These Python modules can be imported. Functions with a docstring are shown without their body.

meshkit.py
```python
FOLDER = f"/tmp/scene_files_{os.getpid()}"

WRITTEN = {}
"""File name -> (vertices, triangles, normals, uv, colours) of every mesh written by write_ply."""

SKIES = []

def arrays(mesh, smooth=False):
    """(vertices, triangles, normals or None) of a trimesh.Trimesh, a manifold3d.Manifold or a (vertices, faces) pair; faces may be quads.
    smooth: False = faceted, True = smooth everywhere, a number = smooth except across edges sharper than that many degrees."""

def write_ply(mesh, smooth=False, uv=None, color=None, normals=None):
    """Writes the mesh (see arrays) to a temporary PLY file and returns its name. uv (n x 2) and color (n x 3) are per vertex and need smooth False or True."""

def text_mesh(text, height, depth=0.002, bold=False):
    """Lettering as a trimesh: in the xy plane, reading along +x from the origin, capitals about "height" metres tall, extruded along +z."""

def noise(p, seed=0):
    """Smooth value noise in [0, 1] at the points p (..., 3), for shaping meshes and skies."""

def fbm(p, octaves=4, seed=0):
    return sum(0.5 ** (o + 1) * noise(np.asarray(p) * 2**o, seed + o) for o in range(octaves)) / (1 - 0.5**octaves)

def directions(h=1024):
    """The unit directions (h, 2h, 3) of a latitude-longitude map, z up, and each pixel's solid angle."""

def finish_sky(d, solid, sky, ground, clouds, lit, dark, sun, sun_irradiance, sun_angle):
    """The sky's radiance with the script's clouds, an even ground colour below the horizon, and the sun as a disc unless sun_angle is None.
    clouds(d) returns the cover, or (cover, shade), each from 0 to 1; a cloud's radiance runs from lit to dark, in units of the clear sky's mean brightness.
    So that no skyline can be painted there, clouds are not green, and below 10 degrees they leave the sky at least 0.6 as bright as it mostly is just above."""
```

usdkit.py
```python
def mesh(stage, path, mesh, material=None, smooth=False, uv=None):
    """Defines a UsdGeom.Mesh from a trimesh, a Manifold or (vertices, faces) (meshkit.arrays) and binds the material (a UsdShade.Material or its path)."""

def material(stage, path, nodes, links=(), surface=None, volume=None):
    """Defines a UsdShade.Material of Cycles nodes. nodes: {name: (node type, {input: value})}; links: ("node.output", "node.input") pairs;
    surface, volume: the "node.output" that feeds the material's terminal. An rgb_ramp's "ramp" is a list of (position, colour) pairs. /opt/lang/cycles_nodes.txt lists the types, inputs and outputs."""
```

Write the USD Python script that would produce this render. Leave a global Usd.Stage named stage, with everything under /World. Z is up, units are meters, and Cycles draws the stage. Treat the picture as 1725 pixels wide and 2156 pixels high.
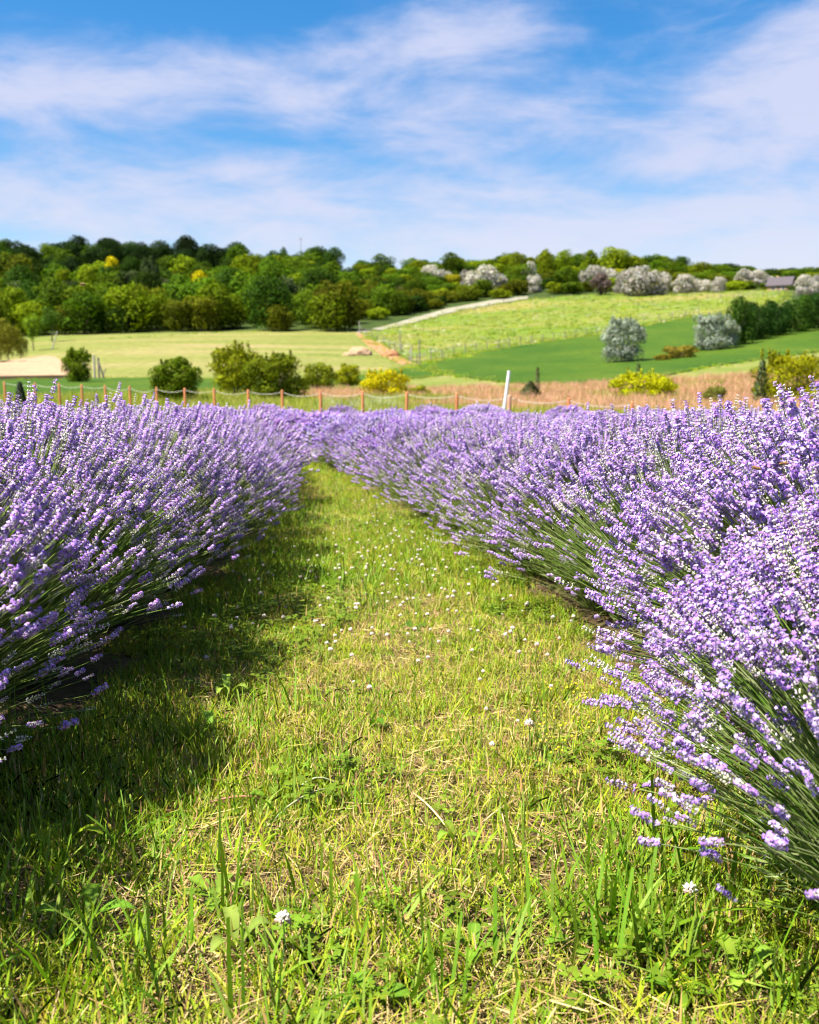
import math
import numpy as np
import trimesh
import usdkit, meshkit
from pxr import Usd, UsdGeom, UsdLux, UsdShade, Gf, Sdf, Vt
from shapely.geometry import Polygon, LineString, Point
from shapely import contains_xy
from scipy.interpolate import PchipInterpolator, RegularGridInterpolator
from scipy.ndimage import gaussian_filter
from scipy.spatial import Delaunay

rng = np.random.default_rng(7)
stage = Usd.Stage.CreateInMemory()
UsdGeom.SetStageUpAxis(stage, 'Z')
UsdGeom.SetStageMetersPerUnit(stage, 1.0)
world = UsdGeom.Xform.Define(stage, '/World')
stage.SetDefaultPrim(world.GetPrim())
UsdGeom.Scope.Define(stage, '/World/Looks')

# ------------------------------------------------------------------ camera, sky, sun, exposure
EYE = np.array([0.0, 0.0, 0.80])
FOCAL, WIDE = 28.0, 24.0
FPX = FOCAL / WIDE * 1725.0                      # focal length for a picture 1725 wide
PITCH = math.atan(324 / FPX)
cam = UsdGeom.Camera.Define(stage, '/World/camera')
cam.CreateFocalLengthAttr(FOCAL)
cam.CreateHorizontalApertureAttr(WIDE)
cam.CreateVerticalApertureAttr(WIDE * 1024 / 819)
cam.CreateClippingRangeAttr(Gf.Vec2f(0.05, 6000))
cam.CreateFStopAttr(5.0)
cam.CreateFocusDistanceAttr(2.0)
cam.CreateExposureAttr(1.70)
cx = UsdGeom.Xformable(cam)
cx.AddTranslateOp().Set(Gf.Vec3d(*EYE))
cx.AddRotateXOp().Set(90 - math.degrees(PITCH))

SUN = np.array([-0.66, -0.30, 0.0]); SUN /= np.linalg.norm(SUN)
ELEV = math.radians(60)
SUN = SUN * math.cos(ELEV); SUN[2] = math.sin(ELEV)
sun = UsdLux.DistantLight.Define(stage, '/World/sun')
sun.CreateIntensityAttr(1.25)
sun.CreateNormalizeAttr(True)
sun.CreateAngleAttr(0.5)
sun.CreateColorAttr(Gf.Vec3f(1.0, 0.95, 0.86))
az = math.degrees(math.atan2(SUN[1], SUN[0]))
sx_ = UsdGeom.Xformable(sun)
sx_.AddRotateZOp().Set(az + 90)
sx_.AddRotateXOp().Set(90 - math.degrees(ELEV))
# (shines along -z: tilt the axis from straight up towards the sun)
sx_.ClearXformOpOrder()
zx = Gf.Matrix4d()
zax = SUN; xax = np.cross([0, 0, 1], zax); xax /= np.linalg.norm(xax); yax = np.cross(zax, xax)
zx.SetRow(0, Gf.Vec4d(*xax, 0)); zx.SetRow(1, Gf.Vec4d(*yax, 0)); zx.SetRow(2, Gf.Vec4d(*zax, 0)); zx.SetRow(3, Gf.Vec4d(0, 0, 50, 1))
sx_.AddTransformOp().Set(zx)

# clouds: (direction x, direction z, width, height, weight), thin patches as the photograph has them
PUFFS = [(-0.27, 0.245, 0.20, 0.050, .62), (-0.13, 0.265, 0.12, 0.035, .35), (-0.10, 0.235, 0.05, 0.025, .35), (0.07, 0.295, 0.10, 0.04, .5), (0.22, 0.22, 0.26, 0.05, .35),
         (0.38, 0.25, 0.14, 0.09, .5), (0.26, 0.185, 0.10, 0.02, .4), (-0.30, 0.15, 0.24, 0.035, .45), (-0.14, 0.185, 0.09, 0.02, .35), (0.3, 0.12, 0.3, 0.05, .3), (0.05, 0.16, 0.16, 0.03, .22)]
nodes = {
    'sky': ('sky_texture', {'sky_type': 'single_scattering', 'sun_disc': False, 'sun_elevation': ELEV, 'sun_rotation': math.atan2(SUN[0], SUN[1]), 'altitude': 100.0, 'air_density': 1.0, 'aerosol_density': 0.6, 'ozone_density': 2.2}),
    'sat': ('hsv', {'hue': 0.5, 'saturation': 1.5, 'value': 1.0, 'fac': 1.0}),
    'tc': ('texture_coordinate', {}),
    'sep': ('separate_xyz', {}),
    'squash': ('mapping', {'mapping_type': 'point', 'scale': (1.0, 1.0, 3.2), 'rotation': (0.0, -0.12, 0.0)}),
    'n1': ('noise_texture', {'dimensions': '3D', 'scale': 6.0, 'detail': 7.0, 'roughness': 0.6, 'distortion': 0.25}),
    'n2': ('noise_texture', {'dimensions': '3D', 'scale': 2.0, 'detail': 3.0, 'roughness': 0.5}),
    'low': ('map_range', {'range_type': 'smoothstep', 'from_min': 0.0, 'from_max': 0.25, 'to_min': 0.72, 'to_max': 0.06}),
    'side': ('map_range', {'from_min': -0.35, 'from_max': 0.35, 'to_min': 0.0, 'to_max': 0.20, 'clamp': True}),
    'sum0': ('math', {'math_type': 'add'}),
    'nm': ('map_range', {'from_min': 0.3, 'from_max': 0.75, 'to_min': -0.38, 'to_max': 0.56, 'clamp': False}),
    'nm2': ('map_range', {'from_min': 0.3, 'from_max': 0.7, 'to_min': -0.08, 'to_max': 0.2, 'clamp': False}),
    'sum1': ('math', {'math_type': 'add'}),
    'sum2': ('math', {'math_type': 'add'}),
    'cover': ('map_range', {'range_type': 'smoothstep', 'from_min': 0.0, 'from_max': 1.0, 'to_min': 0.06, 'to_max': 0.93}),
    'lit': ('mix', {'mix_type': 'mix', 'color1': (2.35, 3.1, 5.2), 'color2': (4.0, 4.2, 5.4)}),
    'hz': ('mix', {'mix_type': 'mix', 'color2': (4.5, 4.75, 5.5)}),
    'hzf': ('map_range', {'range_type': 'smoothstep', 'from_min': 0.03, 'from_max': 0.22, 'to_min': 0.9, 'to_max': 0.0}),
    'mix': ('mix', {'mix_type': 'mix', 'color2': (3.0, 3.2, 4.8)}),
    'bg': ('background_shader', {'strength': 0.054}),
}
links = [('sky.color', 'sat.color'), ('tc.generated', 'sep.vector'), ('tc.generated', 'squash.vector'), ('squash.vector', 'n1.vector'), ('squash.vector', 'n2.vector'),
         ('sep.z', 'low.value'), ('sep.x', 'side.value'), ('low.result', 'sum0.value1'), ('side.result', 'sum0.value2'),
         ('n1.fac', 'nm.value'), ('n2.fac', 'nm2.value'), ('nm.result', 'sum1.value1'), ('sum0.value', 'sum1.value2'), ('sum1.value', 'sum2.value1'), ('nm2.result', 'sum2.value2')]
prev = 'sum2.value'
for i, (px, pz, w, h, k) in enumerate(PUFFS):
    a = math.radians(-9 if i < 3 else -6)
    nodes[f's{i}'] = ('vector_math', {'math_type': 'subtract', 'vector2': (px, 0.0, pz)})
    nodes[f'm{i}'] = ('vector_math', {'math_type': 'multiply', 'vector2': (1 / w, 0.0, 1 / h)})
    nodes[f'l{i}'] = ('vector_math', {'math_type': 'length'})
    nodes[f'r{i}'] = ('map_range', {'range_type': 'smoothstep', 'from_min': 0.0, 'from_max': 1.3, 'to_min': k, 'to_max': 0.0})
    nodes[f'a{i}'] = ('math', {'math_type': 'add'})
    links += [('tc.generated', f's{i}.vector1'), (f's{i}.vector', f'm{i}.vector1'), (f'm{i}.vector', f'l{i}.vector1'), (f'l{i}.value', f'r{i}.value'), (f'r{i}.result', f'a{i}.value1'), (prev, f'a{i}.value2')]
    prev = f'a{i}.value'
links += [(prev, 'cover.value'), ('cover.result', 'mix.fac'), ('sat.color', 'mix.color1'), ('cover.result', 'lit.fac'), ('lit.color', 'hz.color1'), ('sep.z', 'hzf.value'), ('hzf.result', 'hz.fac'), ('hz.color', 'mix.color2'), ('mix.color', 'bg.color')]
skymat = usdkit.material(stage, '/World/Looks/sky_look', nodes, links, surface='bg.background')
dome = UsdLux.DomeLight.Define(stage, '/World/sky')
dome.CreateIntensityAttr(1.0)
UsdShade.MaterialBindingAPI.Apply(dome.GetPrim()).Bind(skymat)
dome.GetPrim().SetCustomDataByKey('kind', 'structure')

# ------------------------------------------------------------------ helpers
used = {}
def fresh(parent, name):
    k = f'{parent}/{name}'
    n = used.get(k, -1) + 1
    used[k] = n
    return k if n == 0 else f'{k}_{n:03d}'

def tag(p, label=None, cat=None, group=None, kind=None):
    p = p.GetPrim() if hasattr(p, 'GetPrim') else p
    for k, v in (('label', label), ('category', cat), ('group', group), ('kind', kind)):
        if v: p.SetCustomDataByKey(k, v)
    return p

def put(name, v, f, mat, parent='/World', normals=None, tint=None, smooth=None):
    path = fresh(parent, name)
    if normals is None and smooth:
        v, f, normals = meshkit.arrays((v, f), smooth)
    m = UsdGeom.Mesh.Define(stage, path)
    v = np.asarray(v, np.float32); f = np.asarray(f, np.int32)
    m.CreatePointsAttr(Vt.Vec3fArray.FromNumpy(np.ascontiguousarray(v)))
    m.CreateFaceVertexCountsAttr(Vt.IntArray.FromNumpy(np.full(len(f), f.shape[1], np.int32)))
    m.CreateFaceVertexIndicesAttr(Vt.IntArray.FromNumpy(np.ascontiguousarray(f.ravel())))
    m.CreateSubdivisionSchemeAttr('none')
    m.CreateDoubleSidedAttr(True)
    m.CreateExtentAttr(Vt.Vec3fArray.FromNumpy(np.array([v.min(0), v.max(0)], np.float32)))
    if normals is not None:
        m.CreateNormalsAttr(Vt.Vec3fArray.FromNumpy(np.ascontiguousarray(normals, dtype=np.float32)))
        m.SetNormalsInterpolation('vertex')
    if tint is not None:
        UsdGeom.PrimvarsAPI(m).CreatePrimvar('tint', Sdf.ValueTypeNames.Color3fArray, 'vertex').Set(Vt.Vec3fArray.FromNumpy(np.ascontiguousarray(tint, dtype=np.float32)))
    if mat is not None:
        UsdShade.MaterialBindingAPI.Apply(m.GetPrim()).Bind(mat)
    return m

def group_at(name, loc=(0, 0, 0), rotz=0.0, scale=None, parent='/World'):
    x = UsdGeom.Xform.Define(stage, fresh(parent, name))
    x.AddTranslateOp().Set(Gf.Vec3d(*map(float, loc)))
    if rotz: x.AddRotateZOp().Set(math.degrees(rotz))
    if scale is not None: x.AddScaleOp().Set(Gf.Vec3f(*([float(scale)] * 3 if np.ndim(scale) == 0 else map(float, scale))))
    return x

kinds = stage.CreateClassPrim('/World/plant_kinds')
def kind_of(name):
    return stage.DefinePrim(fresh('/World/plant_kinds', name), 'Xform')

def copy_of(cls, name, loc, rotz=0.0, scale=None):
    x = group_at(name, loc, rotz, scale)
    x.GetPrim().GetReferences().AddInternalReference(cls.GetPath())
    x.GetPrim().SetInstanceable(True)
    return x.GetPrim()

class MB:
    """collects pieces into one mesh"""
    def __init__(s): s.v, s.f, s.t, s.n, s.k = [], [], [], [], 0
    def add(s, v, f, tint=None, normals=None):
        v = np.asarray(v, float).reshape(-1, 3); f = np.asarray(f, int)
        if f.shape[1] == 4: f = np.vstack([f[:, [0, 1, 2]], f[:, [0, 2, 3]]])
        s.v.append(v); s.f.append(f + s.k); s.k += len(v)
        s.t.append(np.broadcast_to(np.asarray(tint if tint is not None else (1, 1, 1), float), v.shape))
        s.n.append(normals if normals is not None else np.full(v.shape, np.nan))
        return s
    def tri(s, m, tint=None): return s.add(m.vertices, m.faces, tint)
    def done(s):
        return np.vstack(s.v), np.vstack(s.f), np.vstack(s.t), np.vstack(s.n)
    def put(s, name, mat, parent='/World', smooth=None, own_normals=False):
        v, f, t, n = s.done()
        return put(name, v, f, mat, parent, normals=n if own_normals else None, tint=None if smooth and smooth is not True else t, smooth=smooth)

def norm(a):
    a = np.asarray(a, float)
    return a / np.maximum(np.linalg.norm(a, axis=-1, keepdims=True), 1e-12)

def tubes(P, R, sides=3):
    """many tubes at once: P (n, s, 3), R (n, s) -> vertices, faces, normals"""
    P = np.asarray(P, float); n, s, _ = P.shape
    R = np.broadcast_to(R, (n, s))
    T = norm(np.gradient(P, axis=1))
    ref = np.where(np.abs(T[..., 2:]) < 0.9, np.array([0, 0, 1.0]), np.array([1.0, 0, 0]))
    ref = np.broadcast_to(ref[:, :1], T.shape)
    A = norm(np.cross(T, ref)); B = np.cross(T, A)
    ang = np.arange(sides) * 2 * np.pi / sides
    N = np.cos(ang)[:, None] * A[:, :, None] + np.sin(ang)[:, None] * B[:, :, None]
    V = P[:, :, None] + R[:, :, None, None] * N
    i, j, k = np.meshgrid(np.arange(n), np.arange(s - 1), np.arange(sides), indexing='ij')
    a = (i * s + j) * sides
    q = np.stack([a + k, a + (k + 1) % sides, a + sides + (k + 1) % sides, a + sides + k], -1).reshape(-1, 4)
    return V.reshape(-1, 3), np.vstack([q[:, [0, 1, 2]], q[:, [0, 2, 3]]]), N.reshape(-1, 3)

def ribbons(P, W, S):
    """blades: centre lines P (n, s, 3), half widths W (n, s), side vectors S (n, 3) or (n, s, 3)"""
    P = np.asarray(P, float); n, s, _ = P.shape
    W = np.broadcast_to(W, (n, s))
    S = norm(S); S = S[:, None] if S.ndim == 2 else S
    V = np.stack([P - S * W[..., None], P + S * W[..., None]], 2)
    N = norm(np.cross(np.broadcast_to(S, P.shape), np.gradient(P, axis=1)))
    N = np.repeat(N[:, :, None], 2, 2)
    i, j = np.meshgrid(np.arange(n), np.arange(s - 1), indexing='ij')
    a = (i * s + j) * 2
    q = np.stack([a, a + 1, a + 3, a + 2], -1).reshape(-1, 4)
    return V.reshape(-1, 3), np.vstack([q[:, [0, 1, 2]], q[:, [0, 2, 3]]]), N.reshape(-1, 3)

def facing(dirs, spin):
    """quaternions (w, x, y, z) turning +z to dirs after a spin about z"""
    d = norm(dirs)
    ax = np.stack([-d[:, 1], d[:, 0], np.zeros(len(d))], -1)
    w = 1 + d[:, 2]
    q = np.concatenate([w[:, None], ax], 1)
    q[w < 1e-6] = (0, 1, 0, 0)
    q /= np.linalg.norm(q, axis=1, keepdims=True)
    c, s = np.cos(spin / 2), np.sin(spin / 2)
    # q * (c, 0, 0, s)
    return np.stack([q[:, 0] * c - q[:, 3] * s, q[:, 1] * c + q[:, 2] * s, q[:, 2] * c - q[:, 1] * s, q[:, 0] * s + q[:, 3] * c], -1)

def scatter(name, protos, pos, quats, scales, which, parent='/World'):
    """a PointInstancer; protos: list of (v, f, tint, normals, material)"""
    path = fresh(parent, name)
    pi = UsdGeom.PointInstancer.Define(stage, path)
    targets = []
    for i, p in enumerate(protos):
        if isinstance(p, (str, Sdf.Path)):
            x = UsdGeom.Xform.Define(stage, f'{path}/piece_{i:03d}')
            x.GetPrim().GetReferences().AddInternalReference(Sdf.Path(str(p)))
            targets.append(x.GetPath())
        else:
            v, f, t, n, mat = p
            targets.append(put(f'piece_{i:03d}', v, f, mat, path, normals=n, tint=t).GetPath())
    pi.CreatePrototypesRel().SetTargets(targets)
    pi.CreatePositionsAttr(Vt.Vec3fArray.FromNumpy(np.ascontiguousarray(pos, dtype=np.float32)))
    pi.CreateOrientationsAttr(Vt.QuathArray([Gf.Quath(float(a), float(b), float(c), float(d)) for a, b, c, d in quats]))
    sc = np.asarray(scales, np.float32)
    if sc.ndim == 1: sc = np.repeat(sc[:, None], 3, 1)
    pi.CreateScalesAttr(Vt.Vec3fArray.FromNumpy(np.ascontiguousarray(sc)))
    pi.CreateProtoIndicesAttr(Vt.IntArray.FromNumpy(np.asarray(which, np.int32)))
    return pi

# ------------------------------------------------------------------ picture <-> place
def ray(u, v):
    """pixel of a 1725 x 2156 picture -> (x per metre of y, z per metre of y)"""
    u, v = np.asarray(u, float), np.asarray(v, float)
    a = 1078 - v
    dy = FPX * math.cos(PITCH) + a * math.sin(PITCH)
    dz = a * math.cos(PITCH) - FPX * math.sin(PITCH)
    return (u - 862.5) / dy, dz / dy

# ------------------------------------------------------------------ materials
def leaf_look(name, color=None, trans=0.3, rough=0.55, spec=0.3, jitter=0.25, tint=True, hue=0.03, glow=(1.15, 1.25, 0.3)):
    """plant tissue: base colour (times the mesh's tint), varied per copy, light passing through"""
    nd = {'oi': ('object_info', {}), 'val': ('map_range', {'from_min': 0.0, 'from_max': 1.0, 'to_min': 1 - jitter, 'to_max': 1 + jitter}),
          'hh': ('map_range', {'from_min': 0.0, 'from_max': 1.0, 'to_min': 0.5 - hue, 'to_max': 0.5 + hue}),
          'mul': ('math', {'math_type': 'multiply', 'value2': 7.31}), 'fr': ('math', {'math_type': 'fraction'}),
          'hsv': ('hsv', {'saturation': 1.0, 'fac': 1.0}),
          'base': ('mix', {'mix_type': 'multiply', 'fac': 1.0, 'color2': color or (1, 1, 1)}),
          'p': ('principled_bsdf', {'roughness': rough, 'specular_ior_level': spec}),
          'tg': ('mix', {'mix_type': 'multiply', 'fac': 1.0, 'color2': glow}),
          't': ('translucent_bsdf', {}), 'm': ('mix_closure', {'fac': trans})}
    lk = [('oi.random', 'val.value'), ('oi.random', 'mul.value1'), ('mul.value', 'fr.value1'), ('fr.value', 'hh.value'), ('hh.result', 'hsv.hue'), ('val.result', 'hsv.value'),
          ('base.color', 'hsv.color'), ('hsv.color', 'p.base_color'), ('hsv.color', 'tg.color1'), ('tg.color', 't.color'), ('p.BSDF', 'm.closure1'), ('t.BSDF', 'm.closure2')]
    if tint:
        nd['at'] = ('attribute', {'attribute': 'tint'})
        lk.append(('at.color', 'base.color1'))
    else:
        nd['base'][1]['color1'] = (1, 1, 1)
    return usdkit.material(stage, f'/World/Looks/{name}', nd, lk, surface='m.closure')

def plain(name, color, rough=0.6, var=0.2, scale=20.0, spec=0.4, bump=0.0, stretch=(1, 1, 1)):
    c = np.array(color)
    nd = {'tc': ('texture_coordinate', {}), 'mp': ('mapping', {'mapping_type': 'point', 'scale': stretch}), 'n': ('noise_texture', {'scale': scale, 'detail': 5.0, 'roughness': 0.6}),
          'r': ('rgb_ramp', {'ramp': [(0.25, tuple(c * (1 - var))), (0.75, tuple(np.minimum(c * (1 + var), .95)))]}),
          'p': ('principled_bsdf', {'roughness': rough, 'specular_ior_level': spec})}
    lk = [('tc.object', 'mp.vector'), ('mp.vector', 'n.vector'), ('n.fac', 'r.fac'), ('r.color', 'p.base_color')]
    if bump:
        nd['b'] = ('bump', {'strength': bump, 'distance': 0.01})
        lk += [('n.fac', 'b.height'), ('b.normal', 'p.normal')]
    return usdkit.material(stage, f'/World/Looks/{name}', nd, lk, surface='p.BSDF')

def field_look(name, stops, scale, stretch=(1, 1, 1), fine=14.0, fine_amt=0.35, rot=0.0, rows=None):
    """open ground: broad patches from a ramp, streaked by stretch, with fine grain on top"""
    nd = {'g': ('geometry', {}), 'mp': ('mapping', {'mapping_type': 'point', 'scale': stretch, 'rotation': (0.0, 0.0, rot)}),
          'n': ('noise_texture', {'scale': scale, 'detail': 6.0, 'roughness': 0.62, 'distortion': 0.3}),
          'r': ('rgb_ramp', {'ramp': stops}),
          'nf': ('noise_texture', {'scale': fine, 'detail': 4.0, 'roughness': 0.7}),
          'fr': ('rgb_ramp', {'ramp': [(0.3, (1 - fine_amt,) * 3), (0.7, (1 + fine_amt,) * 3)]}),
          'mul': ('mix', {'mix_type': 'multiply', 'fac': 1.0}),
          'b': ('bump', {'strength': 0.6, 'distance': 0.12}),
          'p': ('principled_bsdf', {'roughness': 0.9, 'specular_ior_level': 0.1})}
    lk = [('g.position', 'mp.vector'), ('mp.vector', 'n.vector'), ('n.fac', 'r.fac'), ('g.position', 'nf.vector'), ('nf.fac', 'fr.fac'), ('r.color', 'mul.color1'), ('fr.color', 'mul.color2'),
          ('mul.color', 'p.base_color'), ('nf.fac', 'b.height'), ('b.normal', 'p.normal')]
    if rows:
        ang, sc, amt = rows
        nd.update({'rm': ('mapping', {'mapping_type': 'point', 'rotation': (0.0, 0.0, ang)}), 'wv': ('wave_texture', {'wave_type': 'bands', 'bands_direction': 'x', 'scale': sc, 'distortion': 1.6, 'detail': 3.0, 'detail_scale': 1.5}),
                   'wr': ('rgb_ramp', {'ramp': [(0.1, (1 - amt,) * 3), (0.9, (1 + amt,) * 3)]}), 'mw': ('mix', {'mix_type': 'multiply', 'fac': 1.0})})
        lk = [x for x in lk if x[1] != 'p.base_color'] + [('g.position', 'rm.vector'), ('rm.vector', 'wv.vector'), ('wv.fac', 'wr.fac'), ('mul.color', 'mw.color1'), ('wr.color', 'mw.color2'), ('mw.color', 'p.base_color')]
    return usdkit.material(stage, f'/World/Looks/{name}', nd, lk, surface='p.BSDF')

# ------------------------------------------------------------------ terrain
def near_z(y):
    y = np.asarray(y, float)
    k = 0.063
    a = np.clip(y, -12, 14) * k
    b = np.clip(y - 14, 0, 12)
    return -(a + k * (b - b * b / 24))

KY = np.array([45, 60, 85, 120, 160, 200, 260, 330, 400, 500, 700.])
COLS = {  # pixel column: the pixel row where the ground at each distance KY is (or would be) seen
    0: (841, 818, 799, 768, 735, 714, 664, 606, 556, 548, 600), 200: (842, 819, 798, 762, 724, 706, 660, 604, 556, 552, 610), 430: (843, 822, 796, 758, 722, 702, 658, 604, 565, 566, 620),
    640: (845, 824, 796, 758, 722, 701, 660, 610, 573, 585, 640), 860: (847, 826, 797, 762, 727, 702, 658, 606, 570, 580, 640), 1080: (850, 822, 789, 754, 718, 688, 640, 598, 567, 576, 640),
    1300: (851, 811, 779, 740, 704, 674, 629, 595, 563, 576, 640), 1500: (851, 802, 765, 727, 690, 655, 620, 597, 575, 584, 640), 1725: (851, 792, 750, 702, 664, 638, 611, 598, 584, 592, 650)}
cu = np.array(sorted(COLS))
KT = np.concatenate([[ray(-900, 754)[0]], ray(cu, 754)[0], [ray(2700, 754)[0]]])
ZT = np.array([[EYE[2] + ray(u, v)[1] * y for v, y in zip(COLS[u], KY)] for u in cu])
ZT = np.vstack([ZT[:1], ZT, ZT[-1:]])
fy = np.geomspace(20, 6000, 400)
ft = np.linspace(KT[0], KT[-1], 260)
yy = np.concatenate([[16, 28, 36], KY, [1000, 2000, 6000]])
zz = np.hstack([np.repeat(near_z(np.array([[20., 26, 26]])) - np.array([[0.0, 0.0, 0.02]]), len(ZT), 0), ZT, np.repeat([[8.0, -8, -20]], len(ZT), 0)])
Zf = np.stack([PchipInterpolator(np.log(yy), z)(np.log(fy)) for z in zz])
Zf = np.stack([PchipInterpolator(KT, Zf[:, j])(ft) for j in range(len(fy))], 1)
Zf = gaussian_filter(Zf, (4, 3))
_far = RegularGridInterpolator((ft, np.log(fy)), Zf, bounds_error=False, fill_value=None)
def ground(x, y):
    x, y = np.broadcast_arrays(np.asarray(x, float), np.asarray(y, float))
    yc = np.clip(y, 20.01, 5990)
    zf = _far(np.stack([np.clip(x / yc, KT[0], KT[-1]), np.log(yc)], -1))
    w = np.clip((y - 22) / 14, 0, 1); w = w * w * (3 - 2 * w)
    return near_z(y) * (1 - w) + zf * w

def on_ground(u, v, y0=1.0, y1=600.0):
    """the place on the ground that is seen at pixel (u, v)"""
    tx, tz = ray(u, v)
    ys = np.geomspace(y0, y1, 2500)
    below = EYE[2] + tz * ys < ground(tx * ys, ys)
    k = int(np.argmax(below)) if below.any() else len(ys) - 1
    y = ys[k]
    return np.array([tx * y, y, float(ground(tx * y, y))])

def at(u, y, v=754):
    tx, _ = ray(u, v)
    return np.array([tx * y, y, float(ground(tx * y, y))])

gy = np.concatenate([np.linspace(-14, 0, 8), np.linspace(0.4, 9, 87), np.linspace(9.4, 48, 90), np.geomspace(48.8, 520, 130), np.geomspace(545, 5500, 20)])
gs = np.concatenate([-np.geomspace(3000, 130, 14), np.linspace(-120, -14, 48), np.linspace(-13.5, 13.5, 110), np.linspace(14, 120, 48), np.geomspace(130, 3000, 14)])
GX, GY = np.meshgrid(gs, gy)
wide = np.clip(GY / 60, 1, 6)
GX = np.where(np.abs(GX) < 200, GX * np.where(np.abs(GX) < 130, wide ** 0.35, 1 + (wide ** 0.35 - 1)), GX + 0)
GX = np.sort(GX, axis=1)
GZ = ground(GX, GY)
soft = np.clip(1 - GY / 30, 0, 1)
GZ = GZ + soft * 0.02 * (meshkit.fbm(np.stack([GX * 3, GY * 3, GX * 0], -1), 3) - 0.5)
nx, ny = len(gs), len(gy)
ii, jj = np.meshgrid(np.arange(ny - 1), np.arange(nx - 1), indexing='ij')
q = (ii * nx + jj).ravel()
gf = np.stack([q, q + 1, q + nx + 1, q + nx], -1)
gfaces = np.vstack([gf[:, [0, 1, 2]], gf[:, [0, 2, 3]]])

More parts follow.
